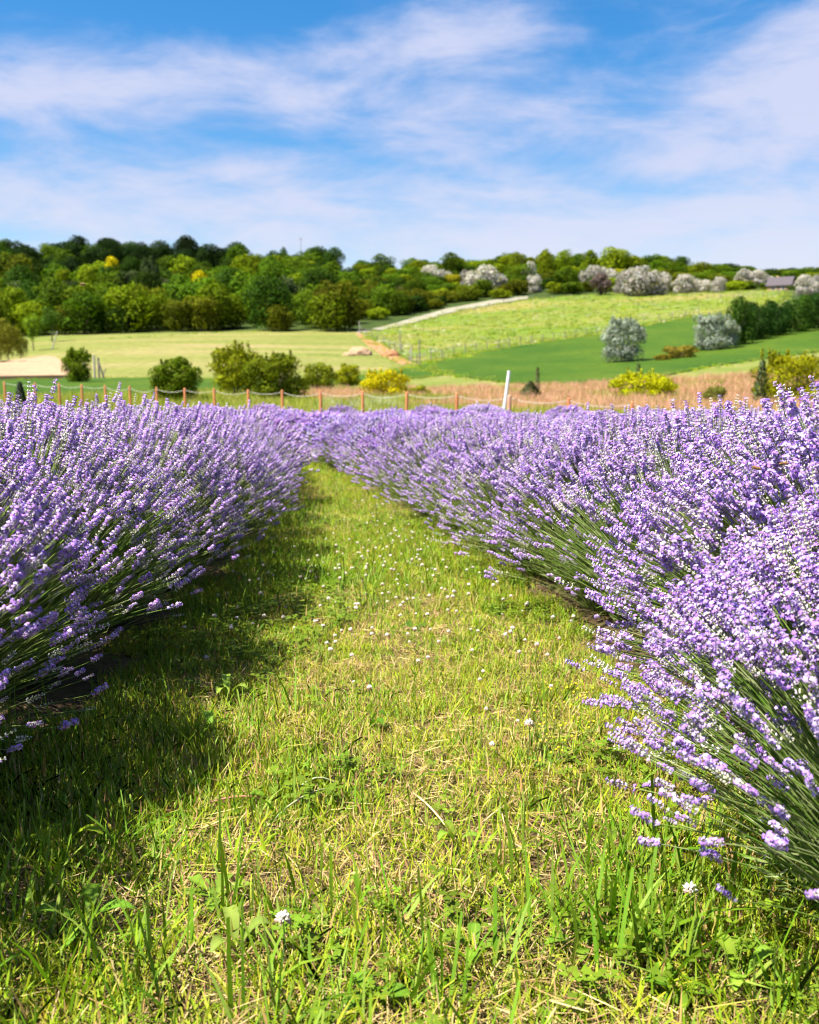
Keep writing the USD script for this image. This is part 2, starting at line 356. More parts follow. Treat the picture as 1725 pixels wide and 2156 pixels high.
# soil near, weedy grass beyond the lavender, leaf litter and undergrowth up the wooded hill
gm = usdkit.material(stage, '/World/Looks/ground_look', {
    'g': ('geometry', {}), 's': ('separate_xyz', {}),
    'n': ('noise_texture', {'scale': 2.2, 'detail': 7.0, 'roughness': 0.65}), 'nf': ('noise_texture', {'scale': 45.0, 'detail': 5.0, 'roughness': 0.7}),
    'soil': ('rgb_ramp', {'ramp': [(0.3, (0.04, 0.024, 0.013)), (0.5, (0.075, 0.048, 0.026)), (0.7, (0.13, 0.09, 0.045))]}),
    'straw': ('rgb_ramp', {'ramp': [(0.4, (0.08, 0.075, 0.02)), (0.6, (0.16, 0.125, 0.05))]}),
    'sm': ('mix', {'mix_type': 'mix'}), 'smf': ('map_range', {'from_min': 0.4, 'from_max': 0.6, 'to_min': 0.0, 'to_max': 0.9}),
    'n2': ('noise_texture', {'scale': 0.16, 'detail': 8.0, 'roughness': 0.65}),
    'weed': ('rgb_ramp', {'ramp': [(0.3, (0.085, 0.12, 0.018)), (0.5, (0.13, 0.15, 0.03)), (0.62, (0.17, 0.16, 0.05)), (0.72, (0.21, 0.15, 0.07))]}),
    'litter': ('rgb_ramp', {'ramp': [(0.35, (0.018, 0.034, 0.006)), (0.65, (0.045, 0.065, 0.012))]}),
    'f1': ('map_range', {'range_type': 'smoothstep', 'from_min': 22.0, 'from_max': 27.0, 'to_min': 0.0, 'to_max': 1.0}),
    'f2': ('map_range', {'range_type': 'smoothstep', 'from_min': 195.0, 'from_max': 215.0, 'to_min': 0.0, 'to_max': 1.0}),
    'm1': ('mix', {'mix_type': 'mix'}), 'm2': ('mix', {'mix_type': 'mix'}),
    'b': ('bump', {'strength': 0.8, 'distance': 0.02}),
    'p': ('principled_bsdf', {'roughness': 0.95, 'specular_ior_level': 0.1})},
    [('g.position', 's.vector'), ('g.position', 'n.vector'), ('g.position', 'nf.vector'), ('g.position', 'n2.vector'), ('nf.fac', 'soil.fac'), ('nf.fac', 'straw.fac'), ('n.fac', 'smf.value'), ('smf.result', 'sm.fac'),
     ('soil.color', 'sm.color1'), ('straw.color', 'sm.color2'), ('n2.fac', 'weed.fac'), ('n2.fac', 'litter.fac'), ('s.y', 'f1.value'), ('s.y', 'f2.value'),
     ('f1.result', 'm1.fac'), ('sm.color', 'm1.color1'), ('weed.color', 'm1.color2'), ('f2.result', 'm2.fac'), ('m1.color', 'm2.color1'), ('litter.color', 'm2.color2'),
     ('m2.color', 'p.base_color'), ('nf.fac', 'b.height'), ('b.normal', 'p.normal')], surface='p.BSDF')
tag(put('ground', np.stack([GX, GY, GZ], -1).reshape(-1, 3), gfaces, gm, smooth=True), kind='structure', label='earth of the lavender field and the land up to the wooded ridge')

def patch(name, pix, mat, lift, step, label, skirt=True, y0=30.0, kind='structure', rough=0.0):
    """a piece of land outlined by pixels, laid on the ground"""
    pts = [on_ground(u, v, y0)[:2] for u, v in pix]
    poly = Polygon(pts).buffer(0)
    if poly.geom_type != 'Polygon': poly = max(poly.geoms, key=lambda g: g.area)
    ring = np.array(poly.exterior.segmentize(step).coords)[:-1]
    x0, ya, x1, yb = poly.bounds
    mx, my = np.meshgrid(np.arange(x0, x1, step), np.arange(ya, yb, step))
    inner = np.stack([mx.ravel(), my.ravel()], -1) + rng.uniform(-.2, .2, (mx.size, 2)) * step
    shrunk = poly.buffer(-step * 0.4)
    inner = inner[contains_xy(shrunk, inner[:, 0], inner[:, 1])]
    p2 = np.vstack([ring, inner])
    tri = Delaunay(p2).simplices
    c = p2[tri].mean(1)
    tri = tri[contains_xy(poly, c[:, 0], c[:, 1])]
    e1, e2 = p2[tri[:, 1]] - p2[tri[:, 0]], p2[tri[:, 2]] - p2[tri[:, 0]]
    fl = e1[:, 0] * e2[:, 1] - e1[:, 1] * e2[:, 0] < 0
    tri[fl] = tri[fl][:, ::-1]
    z = ground(p2[:, 0], p2[:, 1]) + lift
    if rough: z[len(ring):] += rough * (meshkit.fbm(np.stack([p2[len(ring):, 0] * .5, p2[len(ring):, 1] * .5, np.zeros(len(inner))], -1), 3) - .4)
    V = np.column_stack([p2, z])
    if skirt:
        n, k = len(ring), len(V)
        V = np.vstack([V, np.column_stack([ring, ground(ring[:, 0], ring[:, 1]) - 0.1])])
        a = np.arange(n); b = (a + 1) % n
        tri = np.vstack([tri, np.stack([a, k + a, b], -1), np.stack([b, k + a, k + b], -1)])
    m = put(name, V, tri, mat, smooth=40)
    tag(m, label, kind=kind)
    return poly

M = {}
M['meadow'] = field_look('meadow_look', [(0.28, (0.083, 0.112, 0.0173)), (0.45, (0.134, 0.144, 0.0303)), (0.6, (0.181, 0.163, 0.0542)), (0.75, (0.245, 0.173, 0.0939))], 0.06, (0.45, 1.5, 1), fine=1.1, fine_amt=0.34, rot=0.05)
M['crop'] = field_look('crop_look', [(0.3, (0.022, 0.058, 0.003)), (0.5, (0.036, 0.074, 0.004)), (0.65, (0.052, 0.086, 0.005)), (0.8, (0.080, 0.100, 0.008))], 0.09, (1, 0.5, 1), fine=1.8, fine_amt=0.32, rows=(1.15, 0.11, 0.10))
M['hill'] = field_look('hillside_look', [(0.28, (0.066, 0.120, 0.0108)), (0.45, (0.104, 0.143, 0.0170)), (0.57, (0.147, 0.151, 0.0310)), (0.67, (0.209, 0.158, 0.0542)), (0.8, (0.279, 0.194, 0.0929))], 0.035, (0.6, 1.3, 1), fine=0.9, fine_amt=0.22, rot=-0.5, rows=(1.0, 0.05, 0.10))
M['sand'] = field_look('sand_look', [(0.3, (0.272, 0.172, 0.1000)), (0.7, (0.336, 0.224, 0.1360))], 0.2, fine=2.0, fine_amt=0.15)
M['clay'] = field_look('clay_look', [(0.3, (0.281, 0.119, 0.0510)), (0.7, (0.383, 0.187, 0.1020))], 0.3, fine=2.0, fine_amt=0.2)
M['chalk'] = field_look('chalk_look', [(0.3, (0.155, 0.149, 0.0930)), (0.7, (0.260, 0.236, 0.1860))], 0.2, (1, 1, 1), fine=1.0, fine_amt=0.3)
meadow = patch('meadow', [(-60, 745), (60, 722), (120, 716), (280, 712), (420, 703), (560, 698), (700, 697), (770, 699), (800, 722), (868, 768), (800, 786), (640, 797), (420, 797), (300, 796), (190, 797), (-60, 800)], M['meadow'], 0.05, 3.0, 'mown yellow green meadow below the wood')
crop_l = patch('crop_strip', [(-60, 802), (190, 798), (300, 797), (420, 798), (560, 799), (660, 798), (800, 788), (875, 773), (940, 790), (760, 806), (560, 822), (330, 836), (-60, 842)], M['crop'], 0.08, 2.0, 'low green crop strip behind the rope fence')
crop = patch('crop_field', [(876, 772), (931, 759), (1026, 737), (1166, 718), (1256, 705), (1388, 680), (1471, 664), (1540, 662), (1580, 700), (1725, 684), (1800, 676), (1800, 735), (1640, 752), (1500, 772), (1380, 796), (1290, 810), (1180, 812), (1060, 806), (945, 789)], M['crop'], 0.08, 2.2, 'dark green crop field on the right with two silver bushes')
hill = patch('hillside', [(778, 700), (870, 682), (945, 661), (1012, 648), (1110, 632), (1300, 617), (1500, 612), (1640, 612), (1640, 632), (1560, 658), (1471, 660), (1388, 675), (1256, 700), (1166, 713), (1026, 732), (931, 754), (884, 766)], M['hill'], 0.07, 3.0, 'yellow green hillside pasture with bare tan patches', rough=0.25)
patch('gravel_track', [(748, 699), (800, 689), (870, 669), (940, 650), (1010, 637), (1060, 628), (1112, 624), (1112, 629), (1012, 646), (945, 659), (870, 680), (800, 697), (755, 702)], M['chalk'], 0.06, 1.5, 'pale gravel track climbing beside the hillside')
patch('clay_track', [(750, 703), (757, 703), (778, 716), (800, 722), (868, 766), (850, 769), (812, 752), (775, 728)], M['clay'], 0.12, 1.2, 'orange clay track at the meadow edge')
patch('sandy_bank', [(-60, 775), (-10, 768), (50, 760), (95, 754), (118, 756), (135, 770), (150, 788), (172, 797), (60, 799), (-60, 801)], M['sand'], 0.35, 1.6, 'bare sandy bank at the left edge of the meadow', rough=0.6)
patch('bare_slope', [(772, 584), (780, 580), (800, 585), (796, 594), (790, 598), (786, 590)], M['sand'], 1.2, 2.0, 'small bare patch among the shrubs on the hill', y0=200)

# ------------------------------------------------------------------ trees and shrubs far off
TINTS = {
    'dark': (0.026, 0.054, 0.0015), 'mid': (0.056, 0.098, 0.0015), 'bright': (0.125, 0.165, 0.002), 'yellow': (0.40, 0.32, 0.004), 'grey': (0.050, 0.070, 0.024),
    'olive': (0.078, 0.090, 0.003), 'silver': (0.225, 0.255, 0.205), 'blossom': (0.36, 0.335, 0.31), 'gold': (0.19, 0.18, 0.005), 'purple': (0.10, 0.07, 0.065), 'deep': (0.012, 0.027, 0.0015)}
LEAF = leaf_look('tree_leaf_look', trans=0.30, rough=0.8, spec=0.05, jitter=0.34, hue=0.012)
LEAF2 = leaf_look('bush_leaf_look', trans=0.30, rough=0.8, spec=0.05, jitter=0.08, hue=0.004)
BARK = plain('bark_look', (0.11, 0.085, 0.06), 0.9, 0.35, 6.0, bump=0.4)

def foliage(r, blobs, n, leaf, tint, jit=0.3, loose=0.3, dark=None):
    """leaf faces over the lobes of a crown; blobs: (centre, radii)"""
    cs = np.array([b[0] for b in blobs]); rs = np.array([b[1] for b in blobs])
    w = (rs[:, 0] * rs[:, 2]); k = r.choice(len(blobs), n, p=w / w.sum())
    d = norm(r.normal(size=(n, 3)) + np.array([0, 0, 0.35]))
    depth = 1 - np.abs(r.normal(0, loose * 0.5, n)); depth = np.clip(depth + r.uniform(0, .12, n), .3, 1.12)
    c = cs[k] + d * rs[k] * depth[:, None]
    nrm = norm(d * [1, 1, .8] + r.normal(0, .30, (n, 3)))
    a = norm(np.cross(nrm, r.normal(size=(n, 3)))); b = np.cross(nrm, a)
    s = leaf * r.uniform(.6, 1.35, n)[:, None]
    droop = nrm * s * 0.25
    V = np.stack([c - a * s * .55, c + b * s * .45 - droop, c + a * s * .75, c - b * s * .45 - droop], 1)
    f = np.arange(n)[:, None] * 4
    F = np.vstack([f + [0, 1, 2], f + [0, 2, 3]])
    gn = norm(np.cross(V[:, 1] - V[:, 0], V[:, 2] - V[:, 0]))
    flip = (gn * nrm).sum(1) < 0
    V[flip] = V[flip][:, ::-1]
    N = np.repeat(nrm, 4, 0)
    lobe = r.uniform(1 - jit * .6, 1 + jit * .6, len(blobs))[k]
    t = np.array(tint) * (lobe * r.uniform(1 - jit, 1 + jit, n))[:, None] * (1 + r.normal(0, .05, (n, 3)))
    return V.reshape(-1, 3), F, N, np.repeat(np.clip(t, 0.004, .85), 4, 0)

def lobes(r, rx, rz, zc, n, size=(.42, .62), lift=0.0, skirt=0):
    """lobes of a crown of half width rx and half height rz about the height zc"""
    out = [((0, 0, zc), (rx * .72, rx * .72, rz * .78))]
    for i in range(skirt):
        a = i * 2 * np.pi / skirt + r.uniform(-.3, .3); q = rx * r.uniform(.45, .62); s = r.uniform(.34, .46)
        out.append((np.array([np.cos(a) * q, np.sin(a) * q, zc - rz * .62]), np.array([rx * s, rx * s, rz * .42])))
    for i in range(n):
        d = norm(r.normal(size=3) + np.array([0, 0, .25 + lift]))
        s = r.uniform(*size)
        out.append((np.array([d[0] * rx * (1 - s * .75), d[1] * rx * (1 - s * .75), zc + d[2] * rz * (1 - s * .75)]), np.array([rx * s, rx * s, rz * s * r.uniform(.8, 1.1)])))
    return out

def woody(r, h, rad, fork, spread, limbs=4, lean=0.1):
    m = MB()
    k = np.linspace(0, 1, 6)
    base = np.stack([lean * h * k ** 2 * r.normal(), lean * h * k ** 2 * r.normal(), h * k * fork], -1) if False else np.stack([k * 0 + lean * k ** 2, k * 0 - lean * .5 * k ** 2, h * fork * k], -1)
    v, f, n = tubes(base[None], rad * (1.25 - .6 * k ** .6)[None], 7); m.add(v, f, normals=n)
    for i in range(limbs):
        a = i * 2 * np.pi / limbs + r.uniform(-.4, .4)
        tip = base[-1] + np.array([np.cos(a) * spread, np.sin(a) * spread, h * (1 - fork) * r.uniform(.55, .9)])
        mid = base[-1] * .5 + tip * .5 + np.array([np.cos(a), np.sin(a), -.2]) * spread * .12
        p = np.stack([base[3], base[-1], mid, tip])
        v, f, n = tubes(p[None], (rad * np.array([.6, .5, .35, .12]))[None], 5); m.add(v, f, normals=n)
    return m

def plant_kind(name, h, rx, z0, tint, n, leaf, seed, nl=9, rad=None, size=(.42, .62), loose=.3, stems=1, lift=0.0, jit=.3, extra=None, skirt=0):
    """a class: trunk (or stems) and crown; crown from height z0 to h, half width rx"""
    r = np.random.default_rng(seed)
    c = kind_of(name)
    rz, zc = (h - z0) / 2, (h + z0) / 2
    tm = MB()
    rad = rad or h * .018
    if stems == 1:
        w = woody(r, h * .9, rad, max(.25, z0 / h + .12), rx * .55); v, f, t, nn = w.done(); tm.add(v, f, normals=nn)
    else:
        for i in range(stems):
            a = r.uniform(0, 6.28); s = r.uniform(.15, .6) * rx
            p = np.array([[np.cos(a) * .08, np.sin(a) * .08, -.05], [np.cos(a) * s * .45, np.sin(a) * s * .45, h * .35], [np.cos(a) * s, np.sin(a) * s, h * r.uniform(.6, .85)]])
            v, f, nn = tubes(p[None], (rad * np.array([1, .7, .25]))[None], 5); tm.add(v, f, normals=nn)
    v, f, t, nn = tm.done()
    put('trunk' if stems == 1 else 'stems', v, f, BARK, c.GetPath(), normals=nn)
    bl = lobes(r, rx, rz, zc, nl, size, lift, skirt) + (extra(r) if extra else [])
    v, f, nn, t = foliage(r, bl, n, leaf, TINTS[tint] if isinstance(tint, str) else tint, jit=jit, loose=loose)
    v[:, 2] = np.maximum(v[:, 2], .02)
    put('crown', v, f, LEAF2 if leaf < .25 else LEAF, c.GetPath(), normals=nn, tint=t)
    return c

K = {}
for t in ('dark', 'mid', 'bright', 'deep', 'olive', 'grey'):
    K[t] = [plant_kind(f'{t}_tree', 10, 4.6, .6, t, 3000, .42, 100 + 7 * len(t) + ord(t[0]), nl=12, skirt=5),
            plant_kind(f'{t}_tree', 9, 4.2, .3, t, 2800, .42, 200 + 7 * len(t) + ord(t[0]), nl=14, size=(.32, .52), loose=.38, skirt=6)]
K['yellow'] = [plant_kind('yellow_tree', 9, 3.8, 1.2, 'yellow', 2000, .42, 5, nl=10)]
K['poplar'] = [plant_kind('grey_poplar', 11, 2.7, .8, 'grey', 2400, .40, 6, nl=12, size=(.4, .6))]
K['blossom'] = [plant_kind('blossom_shrub', 5, 3.3, .0, 'blossom', 2600, .34, 8, nl=13, size=(.28, .46), stems=6, jit=.2, skirt=6),
                plant_kind('blossom_shrub', 5, 3.0, .0, 'blossom', 2400, .34, 9, nl=10, size=(.32, .5), stems=5, jit=.2, skirt=6)]
K['shrub'] = [plant_kind('green_shrub', 4, 2.6, .2, t, 1500, .34, 20 + i, nl=9, stems=5, skirt=5) for i, t in enumerate(('mid', 'olive', 'dark', 'bright'))]
K['gold_shrub'] = [plant_kind('gold_shrub', 4, 2.6, .2, 'gold', 1500, .34, 31, nl=9, stems=5)]
K['purple'] = [plant_kind('purple_shrub', 4, 2.6, .2, 'purple', 1500, .34, 33, nl=9, stems=5)]
SIZE = {k: (10, 4.6) for k in K}; SIZE['yellow'] = (9, 3.8); SIZE['poplar'] = (11, 2.7); SIZE['blossom'] = (5, 3.2); SIZE['shrub'] = SIZE['gold_shrub'] = SIZE['purple'] = (4, 2.6)

GROWN = []   # x, y, radius of what stands there already
def grow(kind, name, u, vbase, w, h, label, cat, y=None, group=None, v=None, pick=None):
    """a plant w wide and h tall in picture units whose foot is seen (or would be) at (u, vbase)"""
    p = on_ground(u, vbase, 28) if y is None else at(u, y, vbase)
    m = p[1] / FPX
    H0, R0 = SIZE[kind]
    cls = K[kind][(pick if pick is not None else len(GROWN)) % len(K[kind])]
    s = (w * m / 2 / R0, w * m / 2 / R0, h * m / H0)
    o = copy_of(cls, name, p - [0, 0, .1], rng.uniform(0, 6.28), s)
    GROWN.append((p[0], p[1], w * m / 2))
    tag(o, label, cat, group)
    return o

# trees of the wood that can be told apart
for kd, nm, u, y, top, w, h, lab in [
    ('yellow', 'yellow_tree', 425, 258, 577, 46, 62, 'bright yellow tree in the middle of the wood, the most vivid one'),
    ('yellow', 'yellow_tree', 503, 268, 581, 40, 58, 'yellow tree right of the most vivid yellow one in the wood'),
    ('yellow', 'yellow_tree', 238, 310, 548, 34, 44, 'yellow topped tree high up in the left part of the wood'),
    ('poplar', 'grey_poplar', 318, 270, 548, 42, 78, 'tall dark grey green tree with pale top left of the yellow tree'),
    ('poplar', 'grey_poplar', 262, 262, 575, 44, 66, 'dark grey green tree left of the tallest grey one'),
    ('poplar', 'grey_poplar', 347, 258, 590, 40, 60, 'dark grey green tree right of the tallest grey one'),
    ('poplar', 'grey_poplar', 548, 244, 584, 56, 74, 'rounded grey green tree below the two yellow trees'),
    ('poplar', 'grey_poplar', 604, 236, 586, 52, 76, 'grey green tree left of the dark gap near the wood end'),
    ('bright', 'bright_tree', 693, 204, 618, 92, 80, 'round bright green tree in front of the wood by the track'),
    ('mid', 'broad_tree', 180, 206, 608, 120, 102, 'broad green tree with deep shade below at the wood edge on the left'),
    ('dark', 'dark_tree', 255, 205, 648, 60, 66, 'dark rounded bush at the right end of the shaded wood edge'),
    ('bright', 'bright_tree', 30, 208, 600, 90, 110, 'large light green tree at the left edge of the wood'),
    ('bright', 'bright_tree', 330, 212, 620, 66, 76, 'light green tree above the meadow left of centre'),
    ('olive', 'olive_tree', 590, 204, 635, 68, 66, 'olive green tree at the wood edge left of the bright round tree'),
    ('mid', 'broad_tree', 836, 250, 614, 52, 52, 'dark green tree standing just above the pale track'),
    ('grey', 'grey_tree', 385, 236, 602, 46, 50, 'small grey green tree below the yellow tree'),
    ('deep', 'dark_tree', 390, 395, 507, 58, 36, 'small crooked tree sticking out of the skyline on the left'),
    ('dark', 'dark_tree', 595, 392, 520, 28, 32, 'small round tree standing up from the skyline in the middle'),
]:
    p = at(u, y, top); m = y / FPX
    vb = 754 - (p[2] - EYE[2]) / y * 2038
    grow(kd, nm, u, vb, w, vb - top, lab, 'tree', y=y)

white = [(912, 300, 556, 44, 40, 0), (940, 305, 570, 26, 24, 1), (985, 298, 566, 34, 36, 1), (1016, 300, 555, 62, 55, 0), (1048, 292, 575, 36, 34, 1), (1113, 340, 549, 28, 40, 0), (1124, 300, 575, 30, 36, 1),
         (1246, 318, 558, 44, 38, 0), (1276, 320, 562, 40, 34, 1), (1312, 290, 570, 40, 42, 1), (1346, 292, 556, 76, 58, 0), (1386, 290, 566, 44, 48, 1), (1440, 288, 576, 46, 36, 0), (1474, 286, 586, 40, 26, 1), (1512, 290, 582, 30, 30, 0),
         (1567, 296, 569, 40, 44, 1), (1600, 300, 570, 46, 40, 0), (1660, 280, 592, 26, 22, 1), (1700, 290, 576, 44, 40, 0), (1728, 294, 574, 40, 40, 1)]
wl = ['small white blossoming shrub at the left end of the flowering ridge', 'tiny white shrub right of the first white one on the ridge', 'white shrub on the left side of the big double white clump', 'large white blossoming shrub left of centre on the ridge', 'low white shrub on the right side of the left big clump',
      'upper of the two small round white shrubs on the ridge', 'lower of the two small round white shrubs on the ridge', 'pale flowering shrub just below the highest green trees', 'second pale flowering shrub below the highest green trees', 'white shrub on the left flank of the largest white clump', 'largest white blossoming shrub, in the middle of the right ridge', 'white shrub on the right flank of the largest white clump',
      'white shrub to the right of the largest white clump', 'low white shrub two to the right of the largest clump', 'grey white shrub halfway between the largest clump and the house', 'white shrub left behind the house', 'white shrub right behind the roof of the house', 'small white shrub at the right foot of the house', 'white shrub right of the house', 'white shrub at the right edge of the ridge']
for (u, y, top, w, h, k), lab in zip(white, wl):
    p = on_ground(u, max(top + h * 1.15, 597), 200) if not 1540 < u < 1680 else at(u, 300 if u < 1650 else 292, 590)
    y = p[1]; vb = 754 - (p[2] - EYE[2]) / y * 2038
    grow('blossom', 'blossom_shrub', u, vb, w * 1.15, max(h, vb - top) * .88, lab, 'shrub', y=y, pick=k)
for kd, u, y, top, w, lab in [('bright', 1290, 345, 527, 70, 'highest bright green tree on the right ridge'), ('bright', 1240, 350, 529, 46, 'bright green tree left of the highest one on the ridge'), ('bright', 1190, 345, 531, 40, 'narrow bright tree in the row of three on the ridge'),
                              ('bright', 1150, 345, 527, 44, 'left tree of the bright row of three on the ridge'), ('bright', 1090, 345, 537, 40, 'green tree with sky showing through right of the left white clump'), ('bright', 1335, 345, 540, 60, 'bright green tree sloping down right of the highest one'),
                              ('mid', 1390, 345, 553, 60, 'green tree above the right flank of the largest white clump'), ('mid', 950, 345, 533, 60, 'dome shaped green tree on the skyline above the left white shrub'), ('dark', 703, 380, 530, 46, 'dark tree at the right end of the high wood skyline')]:
    p = at(u, y, top); vb = 754 - (p[2] - EYE[2]) / y * 2038
    grow(kd, 'ridge_tree', u, vb, w, vb - top, lab, 'tree', y=y)
for u, vb, w, h, kd, lab in [(1265, 612, 44, 34, 'purple', 'reddish grey shrub at the top edge of the hillside'), (905, 545, 26, 22, 'purple', 'grey leafless looking shrub on the skyline'), (840, 630, 30, 24, 'purple', 'small purple grey bush above the pale track')]:
    grow('purple', 'bare_shrub', u, vb + 10, w, h + 10, lab, 'shrub')

# the rest of the wood and the scrub on the ridge, one tree at a time
def fill(region, sx, sy, choose, seed, keep=0.9):
    r = np.random.default_rng(seed)
    (u0, u1), (ya, yb) = region
    y = ya
    row = 0
    while y < yb:
        x0, x1 = ray(u0, 700)[0] * y, ray(u1, 700)[0] * y
        for x in np.arange(x0 + (row % 2) * sx / 2, x1, sx):
            px, py = x + r.uniform(-.4, .4) * sx, y + r.uniform(-.4, .4) * sy
            u = 862.5 + px / py * 2012 * 1.013
            if any((px - a) ** 2 + (py - b) ** 2 < (c * .55) ** 2 for a, b, c in GROWN): continue
            if r.uniform() > keep: continue
            got = choose(r, u, py)
            if got is None: continue
            kd, w, h, name, lab, grp, cat = got
            H0, R0 = SIZE[kd]
            o = copy_of(K[kd][r.integers(len(K[kd]))], name, (px, py, float(ground(px, py)) - .15), r.uniform(0, 6.28), (w / R0, w / R0, h / H0))
            tag(o, lab, cat, grp)
        y += sy; row += 1

def wood(r, u, y):
    r.uniform()
    x = r.uniform()
    edge = np.interp(u, [-80, 560, 640, 715, 735, 860], [420, 420, 420, 415, 330, 300])
    if y > edge: return None
    if y < 200 + 4 * np.sin(u * .02) : return None
    if u > 735 and y < np.interp(u, [735, 860], [215, 262]): return None
    high = y > 330
    if high and u < 500: kd = 'deep' if x < .62 else 'dark' if x < .9 else 'mid'
    elif u > 380 and y > 270: kd = 'mid' if x < .55 else 'bright' if x < .72 else 'dark'
    elif y < 232: kd = 'mid' if x < .35 else 'olive' if x < .6 else 'dark' if x < .8 else 'bright'
    else: kd = 'dark' if x < .4 else 'mid' if x < .7 else 'grey' if x < .82 else 'olive' if x < .9 else 'bright'
    if u > 740 and y < 330: kd = 'olive' if x < .5 else 'mid' if x < .8 else 'dark'
    s = r.uniform(.7, 1.3) * (1.0 if y < 330 else .95) * (.72 if u > 735 else 1)
    word = {'deep': 'very dark green', 'dark': 'dark green', 'mid': 'fresh green', 'bright': 'light yellowish green', 'olive': 'olive green', 'grey': 'greyish green'}[kd]
    where = 'along the skyline of the wooded hill' if high else 'at the lower edge of the wood above the meadow' if y < 232 else 'inside the wood on the slope'
    return kd, 4.7 * s, 9.0 * s * r.uniform(.85, 1.15), f'{"dark" if kd in ("deep", "dark") else "wood"}_tree', f'{word} broadleaf tree {where}', f'{word} trees {where}', 'tree'
fill(((-90, 870), (204, 425)), 7.4, 11.5, wood, 3)

def scrub(r, u, y):
    x = r.uniform()
    lo = np.interp(u, [760, 860, 1000, 1110, 1300, 1500, 1640, 1800], [228, 258, 275, 284, 280, 274, 268, 262])
    if y < lo: return None
    if y > 404: return None
    if y < lo + 25: kd = 'shrub' if x < .8 else 'gold_shrub' if x < .88 else 'olive'
    elif y > 345: kd = 'mid' if x < .5 else 'bright' if x < .75 else 'dark'
    else: kd = 'shrub' if x < .5 else 'mid' if x < .75 else 'bright' if x < .9 else 'gold_shrub'
    low = np.interp(u, [1000, 1400, 1500, 1800], [1, 1, .75, .7])
    w = r.uniform(2.2, 4.3); h = w * r.uniform(.85, 1.3) * low
    if kd in ('mid', 'bright', 'dark', 'olive'): w *= 1.2; h = w * r.uniform(1.0, 1.45) * low
    if 1590 < u < 1680 and y < 330: w *= .6; h *= .45
    what = {'shrub': 'green shrub', 'gold_shrub': 'yellowish shrub', 'olive': 'olive green bush', 'mid': 'green tree', 'bright': 'light green tree', 'dark': 'dark green tree'}[kd]
    where = 'above the pale track' if u < 1110 and y < 330 else 'along the top edge of the hillside' if y < 330 else 'on the skyline of the right ridge'
    return kd, w, h, what.replace(' ', '_'), f'{what} in the scrub {where}', f'{what}s {where}', 'tree' if 'tree' in what else 'shrub'
fill(((770, 1800), (228, 406)), 5.6, 10.0, scrub, 4)

